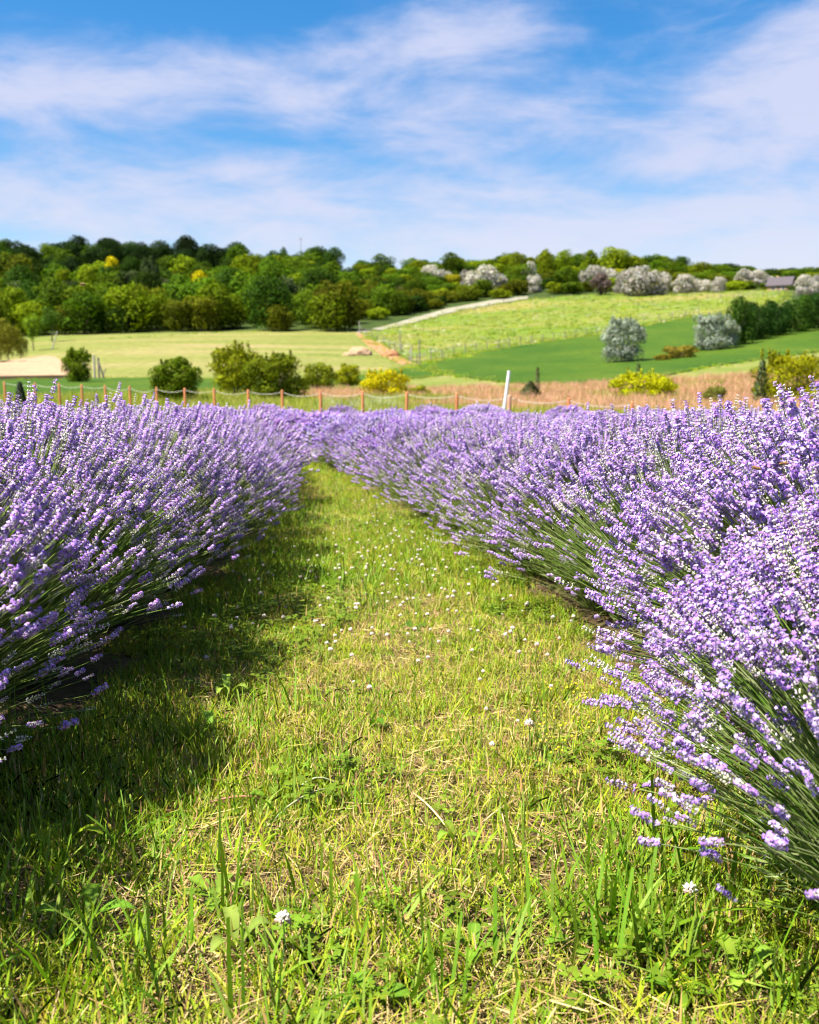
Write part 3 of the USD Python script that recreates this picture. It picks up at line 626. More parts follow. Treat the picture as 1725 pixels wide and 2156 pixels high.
# ------------------------------------------------------------------ shrubs near the rope fence and the fields
NEARLEAF = LEAF
def near_kind(name, h, rx, z0, tint, n, leaf, seed, **kw):
    key = name
    c = plant_kind(name, h, rx, z0, tint, n, leaf, seed, **kw)
    K[f'{key}{seed}'] = [c]; SIZE[f'{key}{seed}'] = (h, rx)
    return f'{key}{seed}'
def shoots(n, rx, h, s):
    return lambda r: [((a * rx, b * rx, h * c), (s * .28, s * .28, s)) for a, b, c in zip(r.uniform(-.8, .8, n), r.uniform(-.8, .8, n), r.uniform(.75, 1.02, n))]
nb = dict(nl=18, size=(.20, .44), stems=9, loose=.55, skirt=4)
for key, u, y, vb, w, h, lab, nm, cat in [
    (near_kind('leafy_bush', 2.3, 1.15, .25, (0.081, 0.120, 0.0038), 7500, .085, 41, **nb, extra=shoots(16, 1.0, 1.9, 0.22)), 371, 43, None, 112, 106, 'rounded dark green bush behind the rope fence left of the big clump', 'leafy_bush', 'bush'),
    (near_kind('leafy_bush', 2.4, 1.05, .05, (0.096, 0.141, 0.0050), 6000, .09, 42, **dict(nb, stems=12), extra=shoots(22, .8, 2.33, 0.36)), 167, 74, 801, 68, 70, 'fan shaped green bush beside the sandy bank', 'fan_bush', 'bush'),
    (near_kind('arching_bush', 2.5, 1.4, .3, (0.173, 0.186, 0.0050), 7000, .09, 43, **nb, extra=shoots(19, 1.1, 2.44, 0.36)), 498, 49, None, 122, 112, 'yellow green arching bush on the left of the big clump', 'arching_bush', 'bush'),
    (near_kind('leafy_bush', 2.3, 1.5, .1, (0.103, 0.125, 0.0043), 8000, .09, 44, **nb, extra=shoots(12, 1.1, 2.23, 0.30)), 583, 45, None, 142, 104, 'large dark leafy bush in the middle of the big clump', 'leafy_bush', 'bush'),
    (near_kind('leafy_bush', 1.7, 1.1, .1, (0.134, 0.155, 0.0074), 4500, .09, 45, **nb), 668, 56, None, 82, 70, 'olive bush on the right of the big clump', 'leafy_bush', 'bush'),
    (near_kind('leafy_bush', 1.6, 1.0, .2, (0.190, 0.196, 0.0050), 3800, .09, 46, **nb), 733, 66, None, 62, 56, 'small yellow green bush at the meadow corner', 'leafy_bush', 'bush'),
    (near_kind('golden_bush', 1.5, 1.4, .15, (0.403, 0.341, 0.0038), 5000, .085, 47, **nb, extra=shoots(12, 1.2, 1.48, 0.24)), 815, 50, None, 112, 62, 'golden yellow bush in front of the crop field', 'golden_bush', 'bush'),
    (near_kind('golden_bush', .9, .8, .1, (0.179, 0.186, 0.0093), 2200, .085, 48, **nb), 885, 50, None, 50, 30, 'low yellow green bush right of the golden bush', 'golden_bush', 'bush'),
    (near_kind('golden_bush', 1.4, 1.6, .15, (0.291, 0.289, 0.0038), 5500, .085, 49, **nb, extra=shoots(12, 1.2, 1.38, 0.24)), 1352, 48, None, 138, 62, 'broad yellow green bush in the pink grass right of the white pole', 'golden_bush', 'bush'),
    (near_kind('olive_bush', 2.2, 2.2, .1, (0.185, 0.186, 0.0038), 9000, .09, 50, **nb, extra=shoots(25, 1.8, 2.12, 0.36)), 1672, 44, None, 190, 108, 'big yellow green bush at the right edge behind the lavender', 'olive_bush', 'bush'),
    (near_kind('olive_bush', 2.2, 1.8, .1, (0.202, 0.191, 0.0038), 7000, .09, 51, **nb), 1790, 47, None, 160, 112, 'yellow green bush cut off by the right edge', 'olive_bush', 'bush'),
    (near_kind('weed_bush', 1.0, .6, .05, (0.125, 0.130, 0.0217), 1800, .07, 52, **nb), 1505, 42, None, 50, 50, 'small grey green bush left of the big right hand bush', 'weed_bush', 'bush'),
    (near_kind('dry_bush', .9, 1.6, .05, (0.190, 0.155, 0.0217), 3000, .11, 53, **nb), 1432, 98, None, 76, 30, 'low olive brown thicket between the two silver bushes', 'dry_bush', 'bush'),
    (near_kind('dry_bush', .9, 1.2, .05, (0.179, 0.144, 0.0154), 2200, .11, 54, **nb), 1396, 96, None, 40, 16, 'small dry tuft left of the olive brown thicket', 'dry_bush', 'bush'),
    (near_kind('silver_bush', 4.4, 2.45, .1, 'silver', 9000, .15, 55, nl=22, size=(.20, .36), stems=9, loose=.55, jit=.22, skirt=5, extra=shoots(41, 1.9, 4.13, 0.54)), 1311, 98, None, 98, 92, 'tall silver grey bush standing in the dark green crop', 'silver_bush', 'bush'),
    (near_kind('silver_bush', 3.6, 2.5, .1, 'silver', 9000, .15, 56, nl=22, size=(.20, .36), stems=9, loose=.55, jit=.22, skirt=5, extra=shoots(41, 2.0, 3.39, 0.54)), 1503, 108, None, 100, 74, 'silver grey bush in front of the dark hedge', 'silver_bush', 'bush'),
]:
    yy_ = y
    p = at(u, yy_, 770)
    vb = 754 - (p[2] - EYE[2]) / yy_ * 2038
    grow(key, nm, u, vb, w, h if h > 0 else 60, lab, cat, y=yy_)

# the dark hedge climbing at the right edge: single bushes
hk = [near_kind('hedge_bush', 3.4, 2.3, .05, (.018, .046, .006), 4200, .16, 60, nl=12, size=(.3, .5), stems=6, skirt=6), near_kind('hedge_bush', 3.4, 2.3, .05, (.034, .072, .007), 4200, .16, 61, nl=12, size=(.3, .5), stems=6, skirt=6)]
HB = [(1557, 112, 628, 66), (1600, 118, 640, 62), (1640, 122, 636, 64), (1680, 126, 624, 66), (1720, 130, 616, 68), (1762, 134, 610, 70), (1580, 122, 634, 56), (1622, 128, 632, 60), (1700, 138, 618, 60), (1745, 142, 612, 60)]
hl = ['brighter bush at the left end of the dark hedge', 'second bush of the front of the dark hedge', 'third bush of the front of the dark hedge', 'fourth bush of the front of the dark hedge', 'tall bush of the dark hedge at the right edge', 'bush of the dark hedge cut off by the right edge', 'bush behind the left end of the dark hedge', 'bush behind the middle of the dark hedge', 'bush behind the right part of the dark hedge', 'rearmost bush of the dark hedge at the right edge']
for i, ((u, y, top, w), lab) in enumerate(zip(HB, hl)):
    p = at(u, y, top); vb = 754 - (p[2] - EYE[2]) / y * 2038
    grow(hk[1] if i in (0, 3) else hk[0], 'hedge_bush', u, vb, w, vb - top, lab, 'bush', y=y)

# trees at the left edge in front of the wood
lk_ = [near_kind('olive_tree', 6, 2.6, .6, (.15, .15, .016), 4500, .19, 70, nl=14, size=(.3, .5), extra=shoots(8, 2, 5, .7)), near_kind('young_tree', 6, 1.5, 1.6, (.16, .24, .016), 1500, .19, 71, nl=8, size=(.35, .6), loose=.6), near_kind('young_tree', 6, 1.9, 2.2, (.065, .12, .012), 2500, .2, 72, nl=9, loose=.5)]
for key, u, y, top, w, lab, nm in [(lk_[0], 18, 128, 672, 62, 'yellow green tree at the left edge in front of the wood', 'olive_tree'), (lk_[0], 45, 132, 702, 34, 'small yellow tree right of the one at the left edge', 'olive_tree'), (lk_[1], 71, 150, 656, 36, 'slender bright young tree with bare trunk at the left', 'young_tree'),
                                   (lk_[2], 110, 178, 648, 46, 'thin trunked green tree before the shaded wood edge', 'young_tree'), (lk_[0], -5, 118, 690, 60, 'dark olive tree cut off by the left edge', 'olive_tree')]:
    p = at(u, y, top); vb = 754 - (p[2] - EYE[2]) / y * 2038
    grow(key, nm, u, vb, w, vb - top, lab, 'tree', y=y)

# conifers: little cypress on the left, juniper in the crop, young pine shoots on the right
NEEDLE = leaf_look('needle_look', trans=0.12, rough=0.6, spec=0.25, jitter=0.15, hue=0.01)
def conifer(name, loc, h, rx, n, tint, label, seed, spiky=.2, leaf=.07):
    r = np.random.default_rng(seed)
    o = group_at(name, loc)
    tag(o, label, 'conifer')
    k = np.linspace(0, 1, 5)
    v, f, nn = tubes(np.stack([k * 0, k * 0, h * .97 * k], -1)[None], (.035 * h * (1.02 - k))[None] * .6, 6)
    put('trunk', v, f, BARK, o.GetPath(), normals=nn)
    t = r.uniform(0.02, 1, n) ** .9
    a = r.uniform(0, 2 * np.pi, n)
    arm = np.sin(a * 5 + t * 37) * spiky + 1
    rad = rx * (1 - t) ** .8 * arm * r.uniform(.35, 1, n) ** .5 + .02
    base = np.stack([np.cos(a) * rad, np.sin(a) * rad, .04 * h + t * h * .96], -1)
    d = norm(np.stack([np.cos(a), np.sin(a), np.full(n, .9) + t], -1) + r.normal(0, .3, (n, 3)))
    P = base[:, None] + d[:, None] * (np.linspace(0, 1, 3)[:, None] * leaf * r.uniform(.7, 1.5, n)[:, None, None])
    V, F, N = ribbons(P, np.array([.5, .8, .1]) * leaf * .3, r.normal(size=(n, 3)))
    N = np.repeat(norm(np.stack([np.cos(a), np.sin(a), np.full(n, .5)], -1) + r.normal(0, .3, (n, 3))), 6, 0)
    tt = np.repeat(np.array(tint) * r.uniform(.7, 1.3, n)[:, None], 6, 0)
    put('crown', V, F, NEEDLE, o.GetPath(), normals=N, tint=tt)
    return o
conifer('cypress', at(38, 36), 1.15, .24, 1800, (.028, .045, .022), 'little dark cypress behind the rope fence at the far left', 80, 0.05)
conifer('juniper', at(1118, 47), .95, .62, 2600, (.07, .085, .022), 'small dark juniper with a tall shoot right of the white pole', 81, .3)
conifer('juniper_shoot', at(1133, 47.3), 1.62, .16, 500, (.09, .085, .03), 'thin upright conifer shoot beside the small juniper', 82, .3)
conifer('young_pine', at(1606, 40), 1.95, .30, 900, (.07, .10, .025), 'young pine with bare tip left of the big right hand bush', 83, .45, .11)
conifer('young_pine', at(1345, 50), 1.75, .22, 500, (.055, .08, .025), 'dark young conifer tip above the broad yellow green bush', 84, .3)

# ------------------------------------------------------------------ rope fence behind the lavender
WOODORANGE = plain('orange_post_look', (0.46, 0.165, 0.065), 0.7, 0.3, 7.0, spec=0.3, stretch=(1, 1, .2))
WOODPALE = plain('pale_post_look', (0.50, 0.26, 0.18), 0.7, 0.25, 6.0, spec=0.3, stretch=(1, 1, .2))
ROPE = plain('rope_look', (0.42, 0.39, 0.34), 0.8, 0.15, 60.0)
WHITE = plain('white_pole_look', (0.66, 0.64, 0.64), 0.5, 0.12, 8.0)
def post_shape(h, r, seed):
    rr = np.random.default_rng(seed)
    ang = np.arange(9) * 2 * np.pi / 9
    rings = [(-.15, r * 1.05), (h * .5, r), (h - r * .7, r * .98), (h - r * .2, r * .82), (h, r * .45)]
    V = np.array([[np.cos(a) * q, np.sin(a) * q, z] for z, q in rings for a in ang] + [[0, 0, h + r * .06]])
    F = [[i * 9 + k, i * 9 + (k + 1) % 9, (i + 1) * 9 + (k + 1) % 9, (i + 1) * 9 + k] for i in range(len(rings) - 1) for k in range(9)]
    T = [[4 * 9 + k, 4 * 9 + (k + 1) % 9, len(V) - 1] for k in range(9)]
    F = np.array(F)
    return V + np.array([rr.normal(0, .01), rr.normal(0, .01), 0]) * (V[:, 2:] / h), np.vstack([F[:, [0, 1, 2]], F[:, [0, 2, 3]], T])
PU = [10, 74, 125, 172, 222, 274, 329, 389, 452, 523, 595, 675, 764, 856, 962, 1074, 1199, 1332, 1478, 1640]
PV = [803, 805.5, 807, 809, 811, 813, 815, 817, 818, 820, 821, 822, 823.5, 825, 827.5, 832, 837.5, 845, 853, 862]
fence = group_at('rope_fence')
tag(fence, 'low fence of orange wooden posts joined by a sagging pale rope', 'fence')
# the line of the fence on the ground: distances from the posts' even spacing
tops = []
for i, (u, v) in enumerate(zip(PU, PV)):
    tx, tz = ray(u, v)
    d = -1.03 / tz                               # post tops lie about 1.03 m below the eye
    tops.append((tx * d, d))
tops = np.array(tops)
ux = ray(np.array(PU), 820)[0]
kx, ky = np.polyfit(tops[2:18, 0], tops[2:18, 1], 1)
FENCE = np.stack([ky * ux / (1 - kx * ux), ky / (1 - kx * ux)], -1)   # each post where its column meets that line
heads = []
for i, (x, y) in enumerate(FENCE):
    z = float(ground(x, y)); top = EYE[2] + ray(PU[i], PV[i])[1] * y
    v, f = post_shape(top - z, .044 if i != 15 else .055, i)
    put('post', v + [x, y, z], f, WOODPALE if i == 15 else WOODORANGE, fence.GetPath(), smooth=45)
    heads.append(np.array([x, y, top - .07]))
for a, b in zip(heads[:-1], heads[1:]):
    k = np.linspace(0, 1, 12)[:, None]
    p = a * (1 - k) + b * k; p[:, 2] -= rng.uniform(.07, .14) * 4 * (k * (1 - k))[:, 0]
    v, f, n = tubes(p[None], .007, 5)
    put('rope', v, f, ROPE, fence.GetPath(), normals=n)
pole = group_at('white_pole')
tag(pole, 'leaning white pole standing by the rope fence', 'pole')
yp = float(np.interp(1062, PU, FENCE[:, 1])) - .35
pb, pt = at(1056, yp), None
tx, tz = ray(1072.5, 781); pt = np.array([tx * yp, yp, EYE[2] + tz * yp])
tx, tz = ray(1061, 868); pm = np.array([tx * yp, yp, EYE[2] + tz * yp])
low = pm + (pm - pt) / (pt[2] - pm[2]) * (pm[2] - float(ground(pm[0], yp)) + .1)
dirn = pt - low; L = np.linalg.norm(dirn); dirn /= L
v, f, n = tubes(np.array([low, low + dirn * L * .5, pt - dirn * .02])[None], .043, 10)
put('shaft', v, f, WHITE, pole.GetPath(), normals=n)
v, f, n = tubes(np.array([pt - dirn * .03, pt, pt + dirn * .012])[None], np.array([[.046, .045, .02]]), 10)
put('cap', v, f, WHITE, pole.GetPath(), normals=n)

# ------------------------------------------------------------------ field fences, stakes, gate, house, utility pole
OLDWOOD = plain('weathered_wood_look', (0.17, 0.145, 0.12), 0.9, 0.3, 8.0)
PALEWOOD = plain('pale_stake_look', (0.30, 0.27, 0.24), 0.9, 0.2, 8.0)
WIRE = plain('wire_look', (0.30, 0.29, 0.27), 0.6, 0.1, 20.0)
def wire_fence(name, pix, label, h=1.35, r=.06, y0=60, wires=(.45, .95, 1.25), v_is_foot=True):
    o = group_at(name); tag(o, label, 'fence')
    pts = [on_ground(u, v, y0) for u, v in pix]
    for i, p in enumerate(pts):
        v, f = post_shape(h * rng.uniform(.9, 1.12), r, 50 + i)
        put('post', v + p, f, OLDWOOD, o.GetPath(), smooth=45)
    for w in wires:
        P = np.array(pts) + [0, 0, w]
        v, f, n = tubes(P[None], .012, 4)
        put('wire', v, f, WIRE, o.GetPath(), normals=n)
wire_fence('field_fence', [(884, 768), (908, 760), (931, 756), (955, 751), (980, 746), (1003, 742), (1026, 739), (1050, 735), (1073, 731), (1096, 727), (1120, 724), (1143, 721), (1166, 718), (1190, 714), (1212, 710), (1234, 707), (1256, 703), (1290, 696), (1320, 690), (1355, 683), (1388, 677), (1416, 671), (1444, 665), (1471, 660)], 'long wire fence with weathered posts between the crop and the hillside')
wire_fence('field_fence', [(760, 702), (772, 707), (784, 712), (796, 718), (808, 725), (820, 733), (832, 741), (846, 750), (862, 760), (878, 767)], 'wire fence running up beside the orange clay track')
wire_fence('field_fence', [(1490, 632), (1517, 630), (1545, 629), (1575, 628), (1606, 626), (1640, 624), (1672, 622)], 'wire fence along the upper edge of the hillside near the house')
wire_fence('field_fence', [(1000, 655), (1030, 648), (1060, 640), (1092, 634), (1125, 630)], 'short wire fence along the upper part of the pale track')
gate = group_at('field_gate'); tag(gate, 'weathered wooden gate in the field fence left of the dark hedge', 'gate')
ga, gb = on_ground(1556, 657, 60), on_ground(1582, 655, 60)
for p in (ga, gb):
    v, f = post_shape(1.7, .1, 9); put('post', v + p, f, OLDWOOD, gate.GetPath(), smooth=45)
for z in (.45, .85, 1.25):
    v, f, n = tubes(np.array([ga + [0, 0, z], (ga + gb) / 2 + [0, 0, z], gb + [0, 0, z]])[None], .055, 6); put('rail', v, f, OLDWOOD, gate.GetPath(), normals=n)
for i, (u, vb, h, lab, m) in enumerate([(179, 796, 2.1, 'left stake of the group beside the fan shaped bush', OLDWOOD), (200, 798, 2.1, 'tall pale stake of the group beside the fan shaped bush', PALEWOOD), (209, 798, 1.9, 'thick dark stake of the group beside the fan shaped bush', OLDWOOD), (219.5, 798, 1.5, 'right stake of the group beside the fan shaped bush', OLDWOOD),
                                      (883, 757, 2.6, 'dark stake at the lower end of the clay track fence', OLDWOOD), (843, 739, 2.9, 'tall dark post halfway along the clay track', OLDWOOD), (757, 704, 2.6, 'pale post where the pale track meets the meadow', PALEWOOD), (1033, 614, 4.6, 'pale post on the top edge of the hillside', PALEWOOD), (109, 738, 2.9, 'whitish leaning stake on the grass above the sandy bank', PALEWOOD), (866, 762, 1.9, 'pale stake by the clay track at the field corner', PALEWOOD)]):
    p = on_ground(u, vb, 60)
    v, f = post_shape(h, .085, 70 + i)
    if i in (3, 8): v = v + np.array([.35, 0, 0]) * v[:, 2:] * (1 if i == 8 else -.8)
    tag(put('stake', v + p, f, m, smooth=45), lab, 'stake')
v, f = post_shape(1.3, .05, 99)
brace = group_at('stake_brace'); tag(brace, 'thin brace leaning on the right stake beside the fan shaped bush', 'stake')
p = on_ground(214.5, 798, 60); P = np.array([p, p + [.18, 0, .45], p + [.40, 0, .95]]); v, f, n = tubes(P[None], .045, 6); put('pole', v, f, OLDWOOD, brace.GetPath(), normals=n)
up = group_at('utility_pole'); tag(up, 'thin utility pole on the skyline right of the small round tree', 'pole')
p = at(638, 395); v, f, n = tubes(np.array([p, p + [0, 0, 8], p + [0, 0, 14]])[None], np.array([[.11, .10, .08]]), 6); put('shaft', v, f, OLDWOOD, up.GetPath(), normals=n)
v, f, n = tubes(np.array([p + [-.9, 0, 13.2], p + [0, 0, 13.2], p + [.9, 0, 13.2]])[None], .07, 4); put('crossarm', v, f, OLDWOOD, up.GetPath(), normals=n)

def heap(name, u, vb, w, h, mat, label, seed, y0=60):
    p = on_ground(u, vb, y0); m = p[1] / FPX; r = np.random.default_rng(seed)
    s = trimesh.creation.icosphere(4); V = s.vertices.copy()
    V *= np.array([w * m / 2, w * m * .4, h * m])
    V *= (1 + .35 * (meshkit.fbm(s.vertices * 2.2 + seed, 4) - .45))[:, None]
    V[:, 2] = np.maximum(V[:, 2], -.3)
    tag(put(name, V + p, s.faces, mat, smooth=True), label, 'heap')
heap('sand_heap', 757, 748, 52, 17, M['sand'], 'heap of pale sand on the meadow beside the clay track', 1)
heap('clay_heap', 822, 751, 38, 14, M['clay'], 'small orange earth heap next to the clay track', 2)
heap('sand_heap', 735, 749, 30, 7, M['sand'], 'flat spread of sand left of the sand heap', 3)

WALL = plain('house_wall_look', (0.55, 0.33, 0.16), 0.8, 0.1, 3.0)
ROOFM = usdkit.material(stage, '/World/Looks/roof_look', {'tc': ('texture_coordinate', {}), 'w': ('wave_texture', {'wave_type': 'bands', 'bands_direction': 'z', 'scale': 3.0, 'distortion': 0.2}), 'r': ('rgb_ramp', {'ramp': [(0.2, (.022, .013, .019)), (0.8, (.042, .027, .035))]}), 'p': ('principled_bsdf', {'roughness': 0.6})},
                         [('tc.object', 'w.vector'), ('w.fac', 'r.fac'), ('r.color', 'p.base_color')], surface='p.BSDF')
GLASS = usdkit.material(stage, '/World/Looks/pane_look', {'p': ('principled_bsdf', {'base_color': (.03, .035, .04), 'roughness': 0.08, 'specular_ior_level': 0.6})}, [], surface='p.BSDF')
hp = at(1636, 272)
hx = group_at('small_house', hp - [0, 0, .9], math.radians(-38), .86)
tag(hx, 'small house with dark purple gabled roof and ochre walls on the ridge', 'house')
hw, hd, hh, rh = 3.6, 2.6, 2.5, 2.5     # half length, half depth, eaves, roof rise
V = np.array([[-hw, -hd, 0], [hw, -hd, 0], [hw, hd, 0], [-hw, hd, 0], [-hw, -hd, hh], [hw, -hd, hh], [hw, hd, hh], [-hw, hd, hh], [-hw, 0, hh + rh - .25], [hw, 0, hh + rh - .25]])
F = [[0, 1, 5], [0, 5, 4], [1, 2, 6], [1, 6, 5], [2, 3, 7], [2, 7, 6], [3, 0, 4], [3, 4, 7], [5, 6, 9], [7, 4, 8]]
put('wall', V, F, WALL, hx.GetPath())
rm = MB()
for s in (-1, 1):
    a = np.array([[-hw - .5, s * (hd + .5), hh - .35], [hw + .5, s * (hd + .5), hh - .35], [hw + .5, 0, hh + rh], [-hw - .5, 0, hh + rh]])
    b = a + [0, 0, .16]
    rm.add(np.vstack([a, b]), [[0, 1, 2, 3], [4, 5, 6, 7], [0, 1, 5, 4], [1, 2, 6, 5], [2, 3, 7, 6], [3, 0, 4, 7]])
rp = rm.put('roof', ROOFM, hx.GetPath())
def boxat(c, s): b = trimesh.creation.box(s); b.apply_translation(c); return b
put('chimney', *(lambda b: (b.vertices, b.faces))(boxat((-1.4, .5, hh + rh), (.5, .5, 1.0))), WALL, rp.GetPath())
for c, s in (((hw + .02, 0, 1.45), (.08, 1.1, 1.2)), ((hw + .02, 0, 3.4), (.08, .7, .7)), ((-1.6, -hd - .02, 1.45), (1.0, .08, 1.1)), ((1.5, -hd - .02, 1.45), (1.0, .08, 1.1))):
    b = boxat(c, s); w_ = put('window', b.vertices, b.faces, WHITE, hx.GetPath())
    b = boxat(np.array(c) + (np.array([.03, 0, 0]) if s[0] < .1 else np.array([0, -.03, 0])), np.array(s) * [.8 if s[0] > .1 else 1, .8 if s[1] > .1 else 1, .85]); put('pane', b.vertices, b.faces, GLASS, w_.GetPath())
b = boxat((0, -hd - .03, 1.0), (.95, .08, 2.0)); dr = put('door', b.vertices, b.faces, OLDWOOD, hx.GetPath())

# ------------------------------------------------------------------ lavender
PETAL = leaf_look('lavender_flower_look', trans=0.22, rough=0.85, spec=0.04, jitter=0.18, hue=0.012, glow=(1.0, .85, 1.1))
STEM = leaf_look('lavender_stem_look', trans=0.18, rough=0.65, spec=0.12, jitter=0.12, hue=0.01)
VIOLET, LILAC, PALE, MAUVE, CREAM, BROWN, DEEP = (np.array(c) for c in ((.385, .205, .62), (.525, .39, .69), (.65, .58, .67), (.53, .43, .51), (.63, .63, .45), (.17, .10, .07), (.285, .13, .54)))

def double_cones(c, d, ln, rd, r, col, sides=4):
    """buds: n slender double cones from c along d"""
    n = len(c)
    ref = norm(np.cross(d, r.normal(size=(n, 3)))); oth = np.cross(d, ref)
    ang = np.arange(sides) * 2 * np.pi / sides
    ring = c[:, None] + d[:, None] * (ln * .62)[:, None, None] + (np.cos(ang)[None, :, None] * ref[:, None] + np.sin(ang)[None, :, None] * oth[:, None]) * rd[:, None, None]
    V = np.concatenate([c[:, None], ring, (c + d * ln[:, None])[:, None]], 1)
    k = np.arange(sides)
    f1 = np.stack([k * 0, 1 + (k + 1) % sides, 1 + k], -1); f2 = np.stack([k * 0 + sides + 1, 1 + k, 1 + (k + 1) % sides], -1)
    F = (np.arange(n)[:, None, None] * (sides + 2) + np.vstack([f1, f2])[None]).reshape(-1, 3)
    N = norm(np.concatenate([-d[:, None] * .5 + ring.mean(1, keepdims=True) * 0 + 0, norm(ring - (c + d * (ln * .55)[:, None])[:, None]), d[:, None]], 1))
    return V.reshape(-1, 3), F, N.reshape(-1, 3), np.repeat(col, sides + 2, 0)

def flower_spike(seed, style, L=.05):
    """one lavender flower head along +z: whorls of buds with open corollas"""
    r = np.random.default_rng(seed)
    mb = MB()
    nw = {'violet': 7, 'lilac': 7, 'mauve': 6, 'cream': 5, 'gap': 6}[style]
    zs = np.sort(np.concatenate([np.linspace(.28, .97, nw - 1) + r.normal(0, .015, nw - 1), [0.0 if style in ('gap', 'cream') or r.uniform() < .5 else .15]])) * L
    v, f, n = tubes(np.array([[[0, 0, -.012], [0, 0, L * .5], [0, 0, L]]]), .0009, 4); mb.add(v, f, np.array([.20, .24, .13]), n)
    for i, z in enumerate(zs):
        full = 1 - .45 * (z / L) ** 2
        nb_ = int(round((6.5 if style != 'cream' else 5) * full + r.uniform(0, 1.5)))
        a = np.arange(nb_) * 2 * np.pi / nb_ + r.uniform(0, 6.28) + r.normal(0, .2, nb_)
        out = r.uniform(.6, 1.15, nb_) * (.95 - .4 * z / L)
        d = norm(np.stack([np.cos(a) * out, np.sin(a) * out, np.full(nb_, .8)], -1))
        c = np.stack([np.cos(a) * .0016, np.sin(a) * .0016, np.full(nb_, z)], -1)
        ln = r.uniform(.0068, .0095, nb_) * (.75 + .25 * full); rd = ln * r.uniform(.17, .23, nb_)
        mixw = {'violet': (.18, .20, .28, .22, .06, .06), 'lilac': (.06, .16, .44, .18, .10, .06), 'mauve': (.02, .06, .42, .28, .14, .08), 'cream': (0, .03, .32, .03, .60, .02), 'gap': (.08, .12, .38, .22, .14, .06)}[style]
        pal = np.array([DEEP * .9, VIOLET, PALE * .9, MAUVE, CREAM, BROWN])
        col = pal[r.choice(6, nb_, p=np.array(mixw) / sum(mixw))] * r.uniform(.8, 1.15, (nb_, 1))
        mb.add(*double_cones(c, d, ln, rd, r, col)[:2], None); V, F, N, C = double_cones(c, d, ln, rd, r, col)
        mb.v[-1], mb.f[-1], mb.t[-1], mb.n[-1] = V, F + (mb.k - len(V)), C, N
        nf = {'violet': 4, 'lilac': 4, 'mauve': 2, 'cream': 0, 'gap': 3}[style]
        nf = min(nb_, max(0, int(round(nf * r.uniform(.5, 1.4)))))
        for j in r.permutation(nb_)[:nf]:
            tip = c[j] + d[j] * ln[j] * .95
            ref = norm(np.cross(d[j], r.normal(size=3))); oth = np.cross(d[j], ref)
            s = r.uniform(.0030, .0046)
            k5 = np.arange(5) * 2 * np.pi / 5
            pet, pf = [tip], []
            for q in k5:
                e = np.cos(q) * ref + np.sin(q) * oth; w = -np.sin(q) * ref + np.cos(q) * oth
                b0 = len(pet)
                pet += [tip + e * s * .7 + w * s * .42 + d[j] * s * .45, tip + e * s * 1.25 + d[j] * s * .2, tip + e * s * .7 - w * s * .42 + d[j] * s * .45]
                pf += [[0, b0 + 2, b0 + 1], [0, b0 + 1, b0]]
            base = (VIOLET if r.uniform() < .55 else LILAC) * r.uniform(.85, 1.2)
            nn = norm(np.array(pet) - tip + d[j] * s * 1.2)
            mb.add(np.array(pet), pf, np.clip(base, 0, .9), nn)
    # a few bracts under the whorls
    return mb.done()

STYLES = ['violet'] * 4 + ['lilac'] * 4 + ['gap'] * 3 + ['mauve'] * 4 + ['cream'] * 4
SPIKES = [flower_spike(300 + i, s, .042 + .004 * (i % 5)) for i, s in enumerate(STYLES)]
OF = {s: [i for i, t in enumerate(STYLES) if t == s] for s in set(STYLES)}

def dome(r, n, R, H, droop=.35, rough=.10):
    """stems of a lavender bush: base, tip and control points"""
    a = r.uniform(0, 2 * np.pi, n)
    t = np.sqrt(r.uniform(0.0, 1.0, n))                       # 0 upright, 1 at the rim
    t = t ** .92
    rad = R * t * (1 + r.normal(0, .05, n))
    h = H * (1 - .46 * t ** 2.5) * (1 + r.normal(0, rough * .38, n))
    h -= np.where(t > .86, droop * H * r.uniform(0, 1, n) * (t - .86) * 7, 0)
    deep = r.uniform(size=n) < .25
    short = np.where(deep, r.uniform(.78, .95, n), 1)
    tip = np.stack([np.cos(a) * rad * short, np.sin(a) * rad * short, np.maximum(h * short, .06)], -1)
    b = np.stack([np.cos(a) * t * .16, np.sin(a) * t * .16, np.full(n, 0.02)], -1)
    ctl = b + np.stack([(tip[:, 0] - b[:, 0]) * .42, (tip[:, 1] - b[:, 1]) * .42, (tip[:, 2]) * (.54 + .10 * t + droop * .25 * t)], -1) + r.normal(0, .012, (n, 3))
    return b, ctl, tip, t, a

def bez(b, c, e, k):
    k = np.asarray(k)[None, :, None]
    return b[:, None] * (1 - k) ** 2 + 2 * c[:, None] * k * (1 - k) + e[:, None] * k ** 2

GREENS = np.array([(.18, .26, .045), (.23, .29, .08), (.12, .21, .025), (.30, .34, .14)])
def leaves_of(r, n, R, H):
    b, c, e, t, a = dome(r, n, R * .82, H * .62)
    k0 = r.uniform(.25, .85, n)
    p = (b * (1 - k0[:, None]) ** 2 + 2 * c * (k0 * (1 - k0))[:, None] + e * (k0 ** 2)[:, None])
    tan = norm(2 * (1 - k0)[:, None] * (c - b) + 2 * k0[:, None] * (e - c))
    d = norm(tan + r.normal(0, .33, (n, 3)))
    L = r.uniform(.03, .065, n)
    s = norm(np.cross(d, r.normal(size=(n, 3))))
    bend = norm(np.cross(s, d)) * (L * .18)[:, None]
    P = np.stack([p, p + d * (L * .5)[:, None] + bend * .3, p + d * L[:, None] - bend], 1)
    V, F, N = ribbons(P, np.array([.0012, .0021, .0004]), s)
    C = np.repeat(GREENS[r.integers(0, 4, n)] * r.uniform(.6, 1.1, (n, 1)), 6, 0)
    return V, F, N, C

